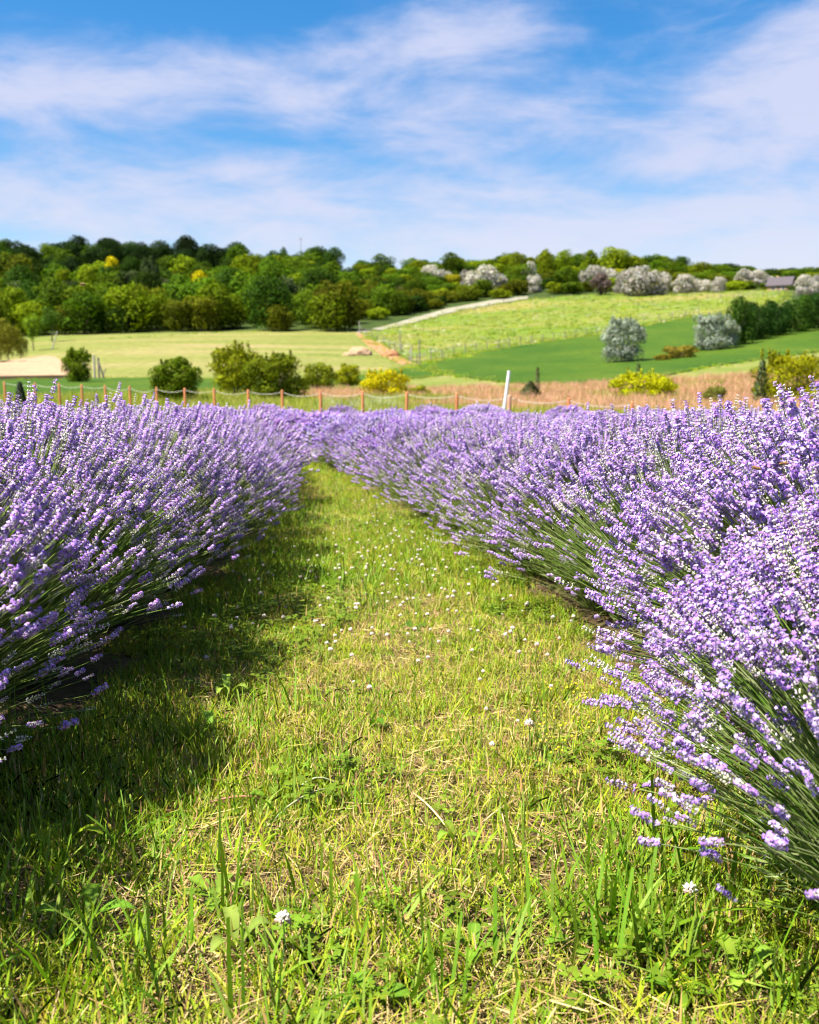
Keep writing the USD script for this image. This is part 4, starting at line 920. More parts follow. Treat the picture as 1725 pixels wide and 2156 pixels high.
def style_of(r, t, hgt, mood):
    """which flower head; mood: weights of violet, lilac, gap, mauve, cream"""
    w = np.array(mood, float)
    x = r.uniform()
    w = w / w.sum()
    names = ['violet', 'lilac', 'gap', 'mauve', 'cream']
    s = names[int(np.searchsorted(np.cumsum(w), x))]
    return OF[s][r.integers(len(OF[s]))]

def near_bush(loc, R, H, n, seed, label, mood, low_mood, named=0, big=1.0, lean=(0, 0), droop=.25, bare=0.0):
    r = np.random.default_rng(seed)
    o = group_at('lavender_bush', loc)
    tag(o, label, 'lavender bush')
    b, c, e, t, a = dome(r, n, R, H, droop)
    e[:, :2] += np.array(lean) * (e[:, 2:] / H) ; c[:, :2] += np.array(lean) * .4 * (c[:, 2:] / H)
    wob = meshkit.noise(np.column_stack([e[:, :2] * 3.1 + seed, e[:, 2] * 3.1]), seed)
    e *= (1 + (wob - .5) * .16)[:, None]
    k = np.linspace(0, 1, 6)
    P = bez(b, c, e, k)
    V, F, N = tubes(P, np.linspace(.0015, .0009, 6)[None] * r.uniform(.85, 1.2, (n, 1)), 3)
    C = np.repeat(GREENS[r.integers(0, 4, n)] * r.uniform(.75, 1.2, (n, 1)), 18, 0)
    tag(put('stems', V, F, STEM, o.GetPath(), normals=N, tint=C), kind='stuff')
    V, F, N, C = leaves_of(r, int(n * 1.1), R, H)
    tag(put('foliage', V, F, STEM, o.GetPath(), normals=N, tint=C), kind='stuff')
    d = norm(e - P[:, -2]); d = norm(d + np.array([0, 0, .16]) + r.normal(0, .12, (n, 3)))
    clump = meshkit.noise(np.column_stack([e[:, :2] * 6 + 3.7, e[:, 2] * 6]), seed + 5)
    which = np.empty(n, int)
    for i in range(n):
        lo = np.clip((.42 - e[i, 2] / H) * 4, 0, 1)
        m = np.array(mood) * (1 - lo) + np.array(low_mood) * lo
        m = m * np.array([.35 + 2.2 * max(0, clump[i] - .35), 1, 1, 1.3 - clump[i], .5 + 1.6 * (clump[i] < .33)])
        which[i] = style_of(r, t[i], e[i, 2], m)
    sc = r.uniform(.8, 1.25, n) * big
    qs = facing(d, r.uniform(0, 6.28, n))
    sc *= np.where((e[:, 2] / H < .62) & (np.array(low_mood)[4] > 1.5), r.uniform(.7, 1.0, n), 1)
    has = ~((e[:, 2] / H < .66) & (r.uniform(size=n) < bare))
    # the heads that show largest, each a part of its own
    dist = np.linalg.norm(e + np.array(loc) - EYE, axis=1) - .25 * t
    order = np.argsort(np.where(has, dist, 99))
    solo = order[:named] if named else np.array([], int)
    for i in solo:
        v, f, tt, nn = SPIKES[which[i]]
        w, x, y, z = qs[i]
        Rm = np.array([[1 - 2 * (y * y + z * z), 2 * (x * y - z * w), 2 * (x * z + y * w)], [2 * (x * y + z * w), 1 - 2 * (x * x + z * z), 2 * (y * z - x * w)], [2 * (x * z - y * w), 2 * (y * z + x * w), 1 - 2 * (x * x + y * y)]])
        put('flower_head', v @ Rm.T * sc[i] + e[i], f, PETAL, o.GetPath(), normals=nn @ Rm.T, tint=tt * r.uniform(.85, 1.12))
    rest = np.setdiff1d(np.nonzero(has)[0], solo)
    tag(scatter('flower_heads', [(v, f, tt, nn, PETAL) for v, f, tt, nn in SPIKES], e[rest], qs[rest], sc[rest], which[rest], o.GetPath()), kind='stuff')
    return o

def row_right(y): return 1.13 - .055 * y - .0056 * y * y
def row_left(y): return -1.25 - .0082 * np.maximum(y - 2.5, 0) ** 2

VIO, MIX, GREY, CRM = (2.6, 3, 2, 1.8, .9), (1.0, 2.4, 2, 2.6, 2.0), (.35, 1.3, 1.4, 3, 3.2), (.35, .4, .8, 1.4, 5)
BUSHES = [
    # right row, from the camera outwards: x, y, R, H, stems, mood, low mood, named, label, lean, droop
    (0.85, 1.30, .48, .66, 3000, MIX, MIX, 220, 'lavender bush nearest the camera on the right, spilling its stems over the grass', (-.03, .10), .28, .0, .76),
    (1.07, 1.98, .63, .80, 3600, MIX, MIX, 270, 'second lavender bush of the right row, its flowers hanging down to the grass', (-.06, 0), .60, 0, .82),
    (1.00, 3.00, .58, .75, 1900, (.4, 1.2, 1, 2, 3), GREY, 0, 'third lavender bush of the right row, with bare green stems at its foot', (-.02, 0), .1, .92),
    (0.90, 3.85, .57, .74, 2000, MIX, MIX, 0, 'fourth lavender bush of the right row', (-.02, 0), .4),
    (0.75, 4.75, .60, .74, 1700, MIX, GREY, 0, 'fifth lavender bush of the right row, pale headed', (0, 0), .4),
    (0.62, 5.65, .60, .74, 1700, MIX, MIX, 0, 'sixth lavender bush of the right row, beside the end of the clover flowers', (0, 0), .3),
    (0.45, 6.55, .58, .74, 1500, GREY, GREY, 0, 'seventh lavender bush of the right row, silvery and pale', (0, 0), .3),
    (0.27, 7.50, .58, .74, 1500, MIX, MIX, 0, 'eighth lavender bush of the right row', (0, 0), .3),
    (1.80, 2.55, .62, .74, 1200, VIO, MIX, 0, 'lavender bush behind the second one at the right edge', (0, 0), .2),
    # left row
    (-1.22, 1.92, .52, .74, 2300, MIX, CRM, 160, 'lavender bush nearest the camera on the left, with cream buds low down', (.08, 0), .38, .22, .82),
    (-1.25, 2.80, .57, .79, 2600, GREY, CRM, 240, 'second lavender bush of the left row, tall and leaning over the grass', (.08, 0), .28, .15, .84),
    (-1.24, 3.66, .57, .78, 2000, GREY, GREY, 0, 'third lavender bush of the left row', (.06, 0), .3),
    (-1.22, 4.45, .57, .77, 1800, MIX, GREY, 0, 'fourth lavender bush of the left row', (.04, 0), .3),
    (-1.25, 5.30, .58, .77, 1700, MIX, MIX, 0, 'fifth lavender bush of the left row', (.03, 0), .3),
    (-1.36, 6.15, .60, .77, 1600, MIX, MIX, 0, 'sixth lavender bush of the left row', (0, 0), .3),
    (-1.46, 7.00, .60, .77, 1500, VIO, MIX, 0, 'seventh lavender bush of the left row, deep violet', (0, 0), .3),
    (-1.58, 7.90, .60, .77, 1500, GREY, MIX, 0, 'eighth lavender bush of the left row, with upright pale spikes', (0, 0), .3),
    (-1.22, 1.25, .54, .72, 1500, VIO, CRM, 0, 'lavender bush of the left row beside the camera, its shadow on the lower left grass', (.05, .05), .4, .3, .82),
    (-2.25, 3.10, .62, .76, 1200, VIO, MIX, 0, 'tall lavender bush behind the left row at the left edge', (0, 0), .2),
]
for i, (x, y, R, H, n, mo, lo, nm, lab, ln, dr_, *br_) in enumerate(BUSHES):
    near_bush((x, y, float(ground(x, y))), R, H, n, 900 + i, lab, mo, lo, nm, br_[1] if len(br_) > 1 else .85, ln, dr_, br_[0] if br_ else 0.0)

# farther bushes: four kinds, copied along the rows
def far_kind(seed, mood, n=900, R=.60, H=.76, whorls=3, sides=4, thick=1.0):
    r = np.random.default_rng(seed)
    cl = kind_of('lavender')
    b, c, e, t, a = dome(r, n, R, H)
    V, F, N = tubes(bez(b, c, e, np.linspace(0, 1, 4)), .0018 * thick, 3)
    tag(put('stems', V, F, STEM, cl.GetPath(), normals=N, tint=np.repeat(GREENS[r.integers(0, 4, n)] * r.uniform(.75, 1.2, (n, 1)), 12, 0)), kind='stuff')
    V, F, N, C = leaves_of(r, 700, R, H)
    tag(put('foliage', V, F, STEM, cl.GetPath(), normals=N, tint=C), kind='stuff')
    d = norm(norm(e - c) + np.array([0, 0, .15]) + r.normal(0, .1, (n, 3)))
    names = np.array([VIOLET, VIOLET * .5 + LILAC * .5, LILAC, MAUVE * .5 + LILAC * .5, PALE * .6 + MAUVE * .4]) * .9
    w = np.array(mood) * np.array([1, 1, 1, 1, .6]); w = w / w.sum(); st = r.choice(5, n, p=w)
    Vs, Fs, Ns, Cs, off = [], [], [], [], 0
    for k in range(whorls):
        ln = np.full(n, .052 / whorls * 1.25) * r.uniform(.8, 1.2, n)
        cc = e + d * (k * .052 / whorls)
        col = names[st] * r.uniform(.7, 1.15, (n, 1)) * (1 + r.normal(0, .06, (n, 3)))
        v, f, nn, ct = double_cones(cc, d, ln, ln * .52 * thick, r, np.clip(col, 0, .9), sides)
        Vs.append(v); Fs.append(f + off); Ns.append(nn); Cs.append(ct); off += len(v)
    tag(put('flower_heads', np.vstack(Vs), np.vstack(Fs), PETAL, cl.GetPath(), normals=np.vstack(Ns), tint=np.vstack(Cs)), kind='stuff')
    return cl
FARK = [far_kind(50, VIO), far_kind(51, MIX), far_kind(52, VIO), far_kind(53, GREY)]
FARK2 = [far_kind(60 + i, m, 650, .62, .74, 2, 3, 1.5) for i, m in enumerate((VIO, MIX, VIO))]

def in_field(x, y):
    fy = float(np.interp(x, FENCE[np.argsort(FENCE[:, 0]), 0], FENCE[np.argsort(FENCE[:, 0]), 1]))
    return y < min(fy - 1.3, 25.2)
rows = [('right', lambda y: row_right(y), 8.35, 'in the right row beyond the bend of the path'), ('left', lambda y: row_left(y), 8.8, 'in the left row where the path bends away')]
for k in range(1, 12):
    rows.append((f'r{k}', lambda y, k=k: row_right(y) + 1.85 * k, 2.2 if k < 3 else 4.5, 'seen over the right row'))
for k in range(1, 7):
    rows.append((f'l{k}', lambda y, k=k: row_left(y) - 1.9 * k, 4.0, 'seen over the left row'))
rl = np.random.default_rng(77)
for nm, fn, y0, where in rows:
    y = y0 + rl.uniform(0, .4)
    while y < 26:
        x = float(fn(y))
        if abs(x) < .44 * y + 1.0 and in_field(x, y) and x > -.46 * y - .6:
            kd = FARK[rl.integers(4)] if y < 14 else FARK2[rl.integers(3)]
            s = rl.uniform(.92, 1.1)
            o = copy_of(kd, 'lavender_bush', (x + rl.normal(0, .05), y, float(ground(x, y))), rl.uniform(0, 6.28), (s, s, s * rl.uniform(.95, 1.06)))
            far_word = 'far off' if y >= 14 else 'halfway'
            tag(o, f'lavender bush in bloom {far_word} {where}', 'lavender bush', f'lavender bushes {far_word} {where}')
        y += rl.uniform(.82, .95)

# ------------------------------------------------------------------ grass of the path
BLADE = leaf_look('grass_blade_look', trans=0.30, rough=0.6, spec=0.10, jitter=0.16, hue=0.012, glow=(1.15, 1.2, .5))
DRY = leaf_look('dry_grass_look', trans=0.12, rough=0.75, spec=0.2, jitter=0.2, hue=0.01, glow=(1.1, 1.0, .7))
GC = {'fresh': [(.19, .275, .008), (.135, .225, .006), (.22, .295, .012), (.29, .315, .020)], 'cool': [(.10, .195, .009), (.135, .23, .016), (.19, .27, .036), (.085, .17, .005)], 'straw': [(.38, .26, .105), (.30, .195, .07), (.45, .335, .16), (.23, .13, .06), (.33, .29, .05)]}
def tuft(seed, n, spread, lmin, lmax, wid, cols, lean=.5, flat=0.0, dry=0.0, cut=.25):
    r = np.random.default_rng(seed)
    a = r.uniform(0, 6.28, n); q = spread * np.sqrt(r.uniform(0, 1, n))
    b = np.stack([np.cos(a) * q, np.sin(a) * q, np.full(n, -.004)], -1)
    L = r.uniform(lmin, lmax, n)
    az_ = r.uniform(0, 6.28, n); ln = np.clip(np.abs(r.normal(lean, .28, n)), 0, 1.35) if not flat else r.uniform(1.1, 1.5, n)
    out = np.stack([np.cos(az_), np.sin(az_), np.zeros(n)], -1)
    k = np.linspace(0, 1, 4)
    bend = r.uniform(.1, .9, n)
    ang = ln[:, None] * (0.35 + k[None] * (.65 + bend[:, None])) if not flat else np.broadcast_to(ln[:, None], (n, 4))
    seg = L[:, None] / 3
    step = np.concatenate([np.zeros((n, 1, 3)), (np.sin(ang)[:, 1:, None] * out[:, None] + np.cos(ang)[:, 1:, None] * np.array([0, 0, 1.0])) * seg[..., None]], 1)
    P = b[:, None] + np.cumsum(step, 1)
    P[..., 2] = np.maximum(P[..., 2], .002 + .004 * k) if not flat else np.maximum(P[..., 2], .004 + r.uniform(0, .02, (n, 1)))
    w = wid * r.uniform(.55, 1.25, n)[:, None] * np.array([.75, 1, .8, .05]) / 2
    blunt = r.uniform(size=n) < cut
    w[blunt, 3] = w[blunt, 2] * .85
    s = norm(np.cross(out, [0, 0, 1.0]) + r.normal(0, .5, (n, 3)))
    V, F, N = ribbons(P, w, s)
    N = norm(N * np.sign(N[:, 2:] + 1e-6) + np.array([0, 0, .35]))
    pal = np.array(GC[cols]); C = pal[r.integers(0, len(pal), n)]
    st = np.array(GC['straw'])[r.integers(0, 5, n)]
    isdry = r.uniform(size=n) < dry
    C = np.where(isdry[:, None], st, C) * r.uniform(.8, 1.2, (n, 1))
    C = np.repeat(C[:, None], 8, 1)
    C[:, :2] = C[:, :2] * .5 + np.array([.24, .27, .05]) * .5       # pale sheaths at the foot
    return V, F, C.reshape(-1, 3), N, DRY if cols == 'straw' else BLADE
TUFTS = [tuft(1, 24, .055, .025, .060, .0032, 'fresh', dry=.08), tuft(2, 22, .055, .03, .07, .0036, 'fresh', dry=.15), tuft(3, 20, .05, .03, .075, .0040, 'cool', dry=.05), tuft(4, 24, .06, .02, .055, .0030, 'fresh', dry=.3),
         tuft(5, 9, .05, .05, .105, .0046, 'cool', lean=.6, cut=.4), tuft(6, 10, .05, .045, .10, .0042, 'fresh', lean=.7, cut=.35), tuft(7, 7, .04, .07, .14, .0054, 'cool', lean=.55, cut=.3),
         tuft(8, 26, .06, .02, .06, .0022, 'straw', lean=.9), tuft(9, 18, .07, .04, .10, .0020, 'straw', flat=1), tuft(10, 14, .06, .03, .09, .0026, 'straw', flat=1)]
def path_edges(y):
    return row_left(y) + .30, row_right(y) - .28
def lawn(n_try, y0, y1, seed):
    r = np.random.default_rng(seed)
    y = r.uniform(y0, y1, n_try); x = r.uniform(-2.6, 1.7, n_try)
    l, e = path_edges(y)
    front = y < 1.3
    l = np.where(y < 1.75, np.minimum(l, -1.6 + .0 * y), l); e = np.where(y < 1.15, 1.6, e)
    ragged = (meshkit.noise(np.stack([x * 4, y * 4, x * 0], -1), 3) - .5) * .25
    inside = (x > l + ragged) & (x < e - ragged) & (np.abs(x) < .46 * y + .55)
    return x[inside], y[inside], r
gx_, gy_ = [], []
for n_, a_, b_ in ((15000, .55, 3.2), (15000, 3.2, 8.0), (7000, 8.0, 19.0)):
    x_, y_, rr_ = lawn(n_, a_, b_, int(n_ + a_ * 10)); gx_.append(x_); gy_.append(y_)
X_, Y_ = np.concatenate(gx_), np.concatenate(gy_)
rg = np.random.default_rng(11)
dryness = meshkit.fbm(np.stack([X_ * 1.9, Y_ * 1.5, X_ * 0], -1), 3, 5)
middle = np.exp(-((X_ - .15) / .50) ** 2) * np.clip(1.35 - Y_ / 3.6, 0, 1)
dry_ = dryness * 1.35 - .58 + .54 * middle
long_ = meshkit.fbm(np.stack([X_ * 2.6 + 9, Y_ * 2.2, X_ * 0], -1), 2, 8) + .25 * (Y_ < 1.7) + .12 * (X_ < -.5)
wch = np.empty(len(X_), int)
for i in range(len(X_)):
    u_ = rg.uniform()
    if u_ < np.clip(dry_[i] * 1.6, .04, .72): wch[i] = rg.choice([7, 8, 9, 3], p=[.40, .18, .10, .32])
    elif u_ > 1 - np.clip((long_[i] - .60) * .9, .015, .26): wch[i] = rg.choice([4, 5, 6], p=[.4, .35, .25])
    else: wch[i] = rg.choice([0, 1, 2, 3], p=[.3, .27, .25, .18])
tiltd = norm(np.column_stack([rg.normal(0, .12, (len(X_), 2)), np.ones(len(X_))]))
sc_ = rg.uniform(.65, 1.15, len(X_)) * np.interp(Y_, [1.6, 2.6], [1.1, 1]) * np.interp(Y_, [3, 8, 18], [1, 1.25, 1.9])
tag(scatter('path_grass', TUFTS, np.column_stack([X_, Y_, ground(X_, Y_)]), facing(tiltd, rg.uniform(0, 6.28, len(X_))), sc_, wch), 'mown grass of the path between the two lavender rows', kind='stuff')

# clover leaves among the grass
def trefoil(seed, s):
    r = np.random.default_rng(seed); mb = MB()
    for j in range(5):
        o = np.array([r.normal(0, .02), r.normal(0, .02), r.uniform(.02, .05)])
        v, f, n = tubes(np.array([[o * [.6, .6, 0], o * [.8, .8, .6], o]]), .0006, 3); mb.add(v, f, (.16, .24, .06), n)
        a0 = r.uniform(0, 6.28); c = np.array((.13, .20, .014)) * r.uniform(.7, 1.4)
        for k in range(3):
            a = a0 + k * 2.094; e = np.array([np.cos(a), np.sin(a), .18]); w = np.array([-np.sin(a), np.cos(a), 0])
            ss = s * r.uniform(.8, 1.15)
            pts = [o, o + e * ss * .55 + w * ss * .45, o + e * ss * .95 + w * ss * .33, o + e * ss * .88, o + e * ss * .95 - w * ss * .33, o + e * ss * .55 - w * ss * .45]
            mb.add(pts, [[0, 5, 3], [5, 4, 3], [0, 3, 1], [1, 3, 2]], c, np.tile(norm(np.array([0, 0, 1]) + e * .15), (6, 1)))
    return (*mb.done(), BLADE)
CL = [trefoil(i, .010 + .0014 * i) for i in range(4)]
xs, ys, _ = lawn(5200, .75, 7.5, 91)
kp = meshkit.fbm(np.stack([xs * 2.2 + 4, ys * 1.6, xs * 0], -1), 2, 21) + .08 * (ys > 2.6) + .06 * (xs > .3) > .63
kp &= (ys > 2.0) | (np.random.default_rng(92).uniform(size=len(xs)) < .45)
xs, ys = xs[kp], ys[kp]
tag(scatter('clover_leaves', CL, np.column_stack([xs, ys, ground(xs, ys)]), facing(np.tile([0, 0, 1.0], (len(xs), 1)), rg.uniform(0, 6.28, len(xs))), rg.uniform(.8, 1.4, len(xs)), rg.integers(0, 4, len(xs))), 'clover leaves growing among the path grass', kind='stuff')

# white clover flowers, one by one
CLOVER = leaf_look('clover_flower_look', trans=.2, rough=.7, spec=.2, jitter=.12, hue=.01, glow=(1, .95, .85))
def clover_kind(seed):
    r = np.random.default_rng(seed); c = kind_of('clover_flower')
    h = r.uniform(.06, .09); top = np.array([r.normal(0, .012), r.normal(0, .012), h])
    v, f, n = tubes(np.array([[[0, 0, 0], top * .5 + [.004, 0, .01], top]]), .0010, 4)
    put('stem', v, f, BLADE, c.GetPath(), normals=n, tint=np.tile((.16, .24, .06), (len(v), 1)))
    m = 60
    d = norm(r.normal(size=(m, 3)) * [1, 1, .8] + [0, 0, .25]); d = d[d[:, 2] > -.75]
    m = len(d)
    col = np.where(d[:, 2:] > -.1, np.array([[.66, .60, .52]]), np.array([[.50, .31, .24]])) * r.uniform(.85, 1.1, (m, 1))
    v, f, nn, cc = double_cones(top + d * .002, norm(d + [0, 0, .35]), r.uniform(.008, .0115, m), r.uniform(.0015, .0021, m), r, np.clip(col, 0, .9), 4)
    put('head', v, f, CLOVER, c.GetPath(), normals=nn, tint=cc)
    return c
CK = [clover_kind(i) for i in range(5)]
rc = np.random.default_rng(5)
n_c = 0
while n_c < 285:
    y = rc.uniform(2.0, 8.8); x = rc.uniform(-1.1, .7)
    l, e = path_edges(y)
    if not (l + .12 < x < e + .02): continue
    p_ = np.interp(y, [2.0, 2.8, 3.4, 5.2, 6.5, 8.5], [.04, .25, 1, 1, .8, .4]) * np.interp(x, [-1, -.6, -.2, .3, .7], [.1, .45, .9, 1, .8])
    cl_ = meshkit.fbm(np.array([x * 3, y * 2, 0.]), 2, 31)
    if rc.uniform() > p_ * np.clip((cl_ - .28) * 3, .05, 1): continue
    o = copy_of(CK[rc.integers(5)], 'clover_flower', (x, y, float(ground(x, y))), rc.uniform(0, 6.28), rc.uniform(.5, .85))
    far = y > 4.4
    tag(o, 'small white clover flower in the far part of the path grass' if far else 'white clover flower standing in the middle stretch of the path grass', 'flower', 'clover flowers in the far part of the path' if far else 'clover flowers in the middle of the path')
    n_c += 1
for u, v, lab in [(1450, 1935, 'white clover flower at the bottom right beside the fallen lavender sprigs'), (1112, 1543, 'pale clover flower at the right of the path near the hanging lavender'), (594, 2004, 'faded clover flower at the bottom left of the path')]:
    p = on_ground(u, v + 60, .8, 20)
    tag(copy_of(CK[1], 'clover_flower', p, 1.0, 1.15), lab, 'flower')

# tiny yellow flowers
YEL = leaf_look('yellow_flower_look', color=(.70, .60, .02), trans=.2, jitter=.1, tint=False)
yk = kind_of('yellow_flower')
v, f, n = tubes(np.array([[[0, 0, 0], [.003, 0, .03], [0, .003, .055]]]), .0007, 3); put('stem', v, f, BLADE, yk.GetPath(), normals=n, tint=np.tile((.16, .24, .06), (len(v), 1)))
s_ = trimesh.creation.icosphere(1); put('head', s_.vertices * [.0028, .0028, .0025] + [0, .003, .057], s_.faces, YEL, yk.GetPath(), smooth=True)
for i in range(70):
    if i < 48: u, v = rc.normal(1185, 45), rc.normal(1545, 55)
    else: u, v = rc.uniform(650, 1400), rc.uniform(1250, 2000)
    p = on_ground(u, v, .8, 20)
    tag(copy_of(yk, 'yellow_flower', p, 0, rc.uniform(.7, 1.2)), 'tiny yellow flower in the grass by the hanging lavender' if i < 48 else 'tiny yellow flower scattered in the path grass', 'flower', 'yellow flowers by the hanging lavender' if i < 48 else 'scattered yellow flowers')

# broad leaved weeds and tufts of long grass
def weed(name, loc, nl, L, W, col, label, seed, up=.5, turn=None, tooth=0.0):
    r = np.random.default_rng(seed); o = group_at(name, loc); tag(o, label, 'weed')
    for j in range(nl):
        a = (turn if turn is not None and j == 0 else r.uniform(0, 6.28) if nl < 3 else j * 6.283 / nl + r.uniform(-.4, .4))
        k = np.linspace(0, 1, 8); l_ = .72 * L * r.uniform(.7, 1.15)
        e = np.array([np.cos(a), np.sin(a), 0]); w = np.array([-np.sin(a), np.cos(a), 0])
        arch = .7 * up * l_ * (np.sin(k * 2.2)) * r.uniform(.6, 1.2) + .012
        c = e * (k * l_)[:, None] + np.array([0, 0, 1.0]) * arch[:, None]
        prof = np.sin(np.pi * np.clip(k * .95 + .03, 0, 1)) ** .8 * (.3 + .7 * np.sqrt(k)) * W * .36
        if tooth: prof = prof * (1 + tooth * np.where(np.arange(8) % 2, 1, -1))
        vee = np.array([0, 0, 1.0]) * (prof * .35)[:, None]
        V = np.stack([c - w * prof[:, None] + vee, c, c + w * prof[:, None] + vee], 1).reshape(-1, 3)
        q = np.arange(7)[:, None] * 3
        F = np.vstack([q + [0, 1, 4], q + [0, 4, 3], q + [1, 2, 5], q + [1, 5, 4]])
        put('leaf', V, F, BLADE, o.GetPath(), smooth=True, tint=None) if False else None
        vv, ff, nn = meshkit.arrays((V, F), True)
        put('leaf', vv, ff, BLADE, o.GetPath(), normals=nn, tint=np.array(col) * r.uniform(.85, 1.2) * np.where(np.arange(len(vv)) % 3 == 1, 1.25, r.uniform(.82, 1.1, len(vv)))[:, None])
    return o
WEEDS = [(180, 1965, 4, .10, .045, (0.101, 0.192, 0.015), 'broad leaved weed in the shade at the lower left', .6), (455, 1905, 5, .09, .04, (0.133, 0.222, 0.022), 'dandelion rosette left of the path middle at the bottom', .3), (480, 1480, 3, .10, .045, (0.172, 0.244, 0.030), 'two pale upright leaves lit at the left of the path', .9),
         (445, 1545, 3, .08, .045, (0.125, 0.215, 0.022), 'rounded pale leaf at the edge of the left shadow', .7), (300, 1475, 3, .07, .03, (0.101, 0.192, 0.020), 'small bright plant in the left shadow', .8), (775, 1545, 2, .10, .04, (0.047, 0.104, 0.007), 'dark upright leaf in the middle of the path', 1.3),
         (785, 2120, 3, .085, .055, (0.101, 0.200, 0.015), 'round green leaf at the bottom edge in the middle', .35), (690, 1990, 4, .11, .035, (0.133, 0.207, 0.025), 'dandelion plant with long toothed leaves near the bottom middle', .25), (500, 2020, 3, .09, .04, (0.187, 0.244, 0.040), 'pale spotted leaf standing at the bottom left', 1.0),
         (130, 1810, 4, .10, .04, (0.148, 0.222, 0.010), 'bright yellow green leaves at the far left in the shade', .9), (1000, 2020, 4, .07, .035, (0.117, 0.200, 0.018), 'small dock plant right of the bottom middle', .5), (870, 1330, 4, .10, .05, (0.055, 0.111, 0.010), 'dark dandelion rosette right of the path middle', .25), (860, 1275, 4, .09, .04, (0.094, 0.133, 0.015), 'brownish rosette at the upper right of the path', .25),
         (1150, 1620, 5, .07, .035, (0.078, 0.163, 0.015), 'low weed under the hanging lavender', .3), (1230, 2010, 4, .08, .035, (0.109, 0.200, 0.015), 'weed with broad leaves left of the fallen sprigs', .5), (1560, 2085, 3, .10, .04, (0.148, 0.229, 0.020), 'upright broad leaf at the lower right', 1.0), (1420, 2105, 4, .07, .045, (0.101, 0.192, 0.013), 'round leaved plant under the fallen sprigs', .4),
         (700, 1690, 4, .07, .03, (0.094, 0.170, 0.015), 'small dark weed left of the dry patch', .4), (575, 1700, 4, .08, .035, (0.070, 0.133, 0.010), 'dark clump beside the dry hole in the turf', .4), (960, 1790, 3, .09, .03, (0.125, 0.200, 0.020), 'narrow leaved plant in the dry patch', .8), (600, 1280, 3, .09, .035, (0.133, 0.215, 0.025), 'leafy plant left of the clover flowers', .7)]
for i, (u, v, nl, L, W, col, lab, upw) in enumerate(WEEDS):
    weed('broad_weed', on_ground(u, v, .7, 30), nl, L, W, col, lab, 500 + i, upw, tooth=.22 if 'dandelion' in lab else 0)
def long_tuft(u, v, n, lmin, lmax, label, seed, lean=.5, spread=.06):
    p = on_ground(u, v, .7, 30)
    V, F, C, N, m = tuft(seed, n, spread, lmin * .82, lmax * .82, .0060, 'cool', lean=lean, cut=.15)
    o = group_at('grass_tuft', p); tag(o, label, 'grass tuft')
    r = np.random.default_rng(seed)
    for k in range(n):
        sl = slice(k * 8, k * 8 + 8)
        f8 = F[(F[:, 0] >= k * 8) & (F[:, 0] < k * 8 + 8)] - k * 8
        put('blade', V[sl], f8, m, o.GetPath(), normals=N[sl], tint=C[sl])
for i, (u, v, n, a, b, lab) in enumerate([(1440, 2090, 26, .12, .27, 'tall tuft of blue green grass at the bottom right'), (1330, 2010, 20, .12, .25, 'leaning tuft of long grass left of the bottom right tuft'), (1180, 1990, 14, .09, .20, 'long grass tuft right of the bottom middle'), (1090, 2060, 14, .09, .19, 'tuft of broad blades at the bottom right of centre'),
                                          (790, 1960, 12, .08, .17, 'upright tuft of grass in the bottom middle'), (640, 1880, 10, .08, .16, 'small tuft of grass left of the bottom middle'), (520, 1760, 8, .10, .17, 'tuft with two long pale blades left of the dry hole'), (330, 2060, 18, .10, .22, 'long grass tuft at the bottom left'),
                                          (150, 2080, 20, .10, .24, 'dense tuft of long grass in the bottom left corner'), (40, 1960, 16, .12, .26, 'arching blades coming in from the left edge'), (255, 1800, 12, .07, .15, 'tuft in the shade at the lower left'), (1265, 1800, 18, .10, .20, 'long grass under the drooping lavender stems'),
                                          (1370, 1900, 16, .10, .20, 'shaded tuft of grass below the near right bush'), (1600, 2110, 18, .12, .24, 'long grass in the bottom right corner'), (910, 2110, 14, .08, .18, 'grass tuft at the bottom edge right of the round leaf'), (600, 2110, 14, .08, .18, 'grass tuft at the bottom edge left of the round leaf')]):
    long_tuft(u, v, n, a, b, lab, 700 + i)

# loose straws and a red stalk on the turf
for i, (u0, v0, u1, v1, h, col, lab) in enumerate([(560, 1765, 700, 1680, .05, (.42, .42, .22), 'long pale grass stalk lying across the dry hole'), (430, 1715, 560, 1700, .03, (.45, .20, .15), 'reddish stalk lying left of the dry hole'), (1000, 1770, 1100, 1700, .03, (.50, .36, .2), 'dry straw at the right of the dry patch'), (620, 1690, 710, 1672, .06, (.35, .38, .2), 'bent grass stalk above the dry hole'), (870, 1690, 960, 1790, .03, (.5, .38, .2), 'dry straw in the middle of the path'), (500, 2060, 600, 1975, .03, (.42, .30, .14), 'dry curled straw at the bottom left of the middle')]):
    p, q = on_ground(u0, v0, .7, 30), on_ground(u1, v1, .7, 30)
    m = (p + q) / 2 + [0, 0, h]
    P = bez(p[None] + [0, 0, .02], m[None] + [0, 0, .01], q[None] + [0, 0, .02], np.linspace(0, 1, 7))
    v, f, n = tubes(P, .0022, 5)
    tag(put('straw', v, f, DRY, normals=n, tint=np.tile(col, (len(v), 1))), lab, 'straw')

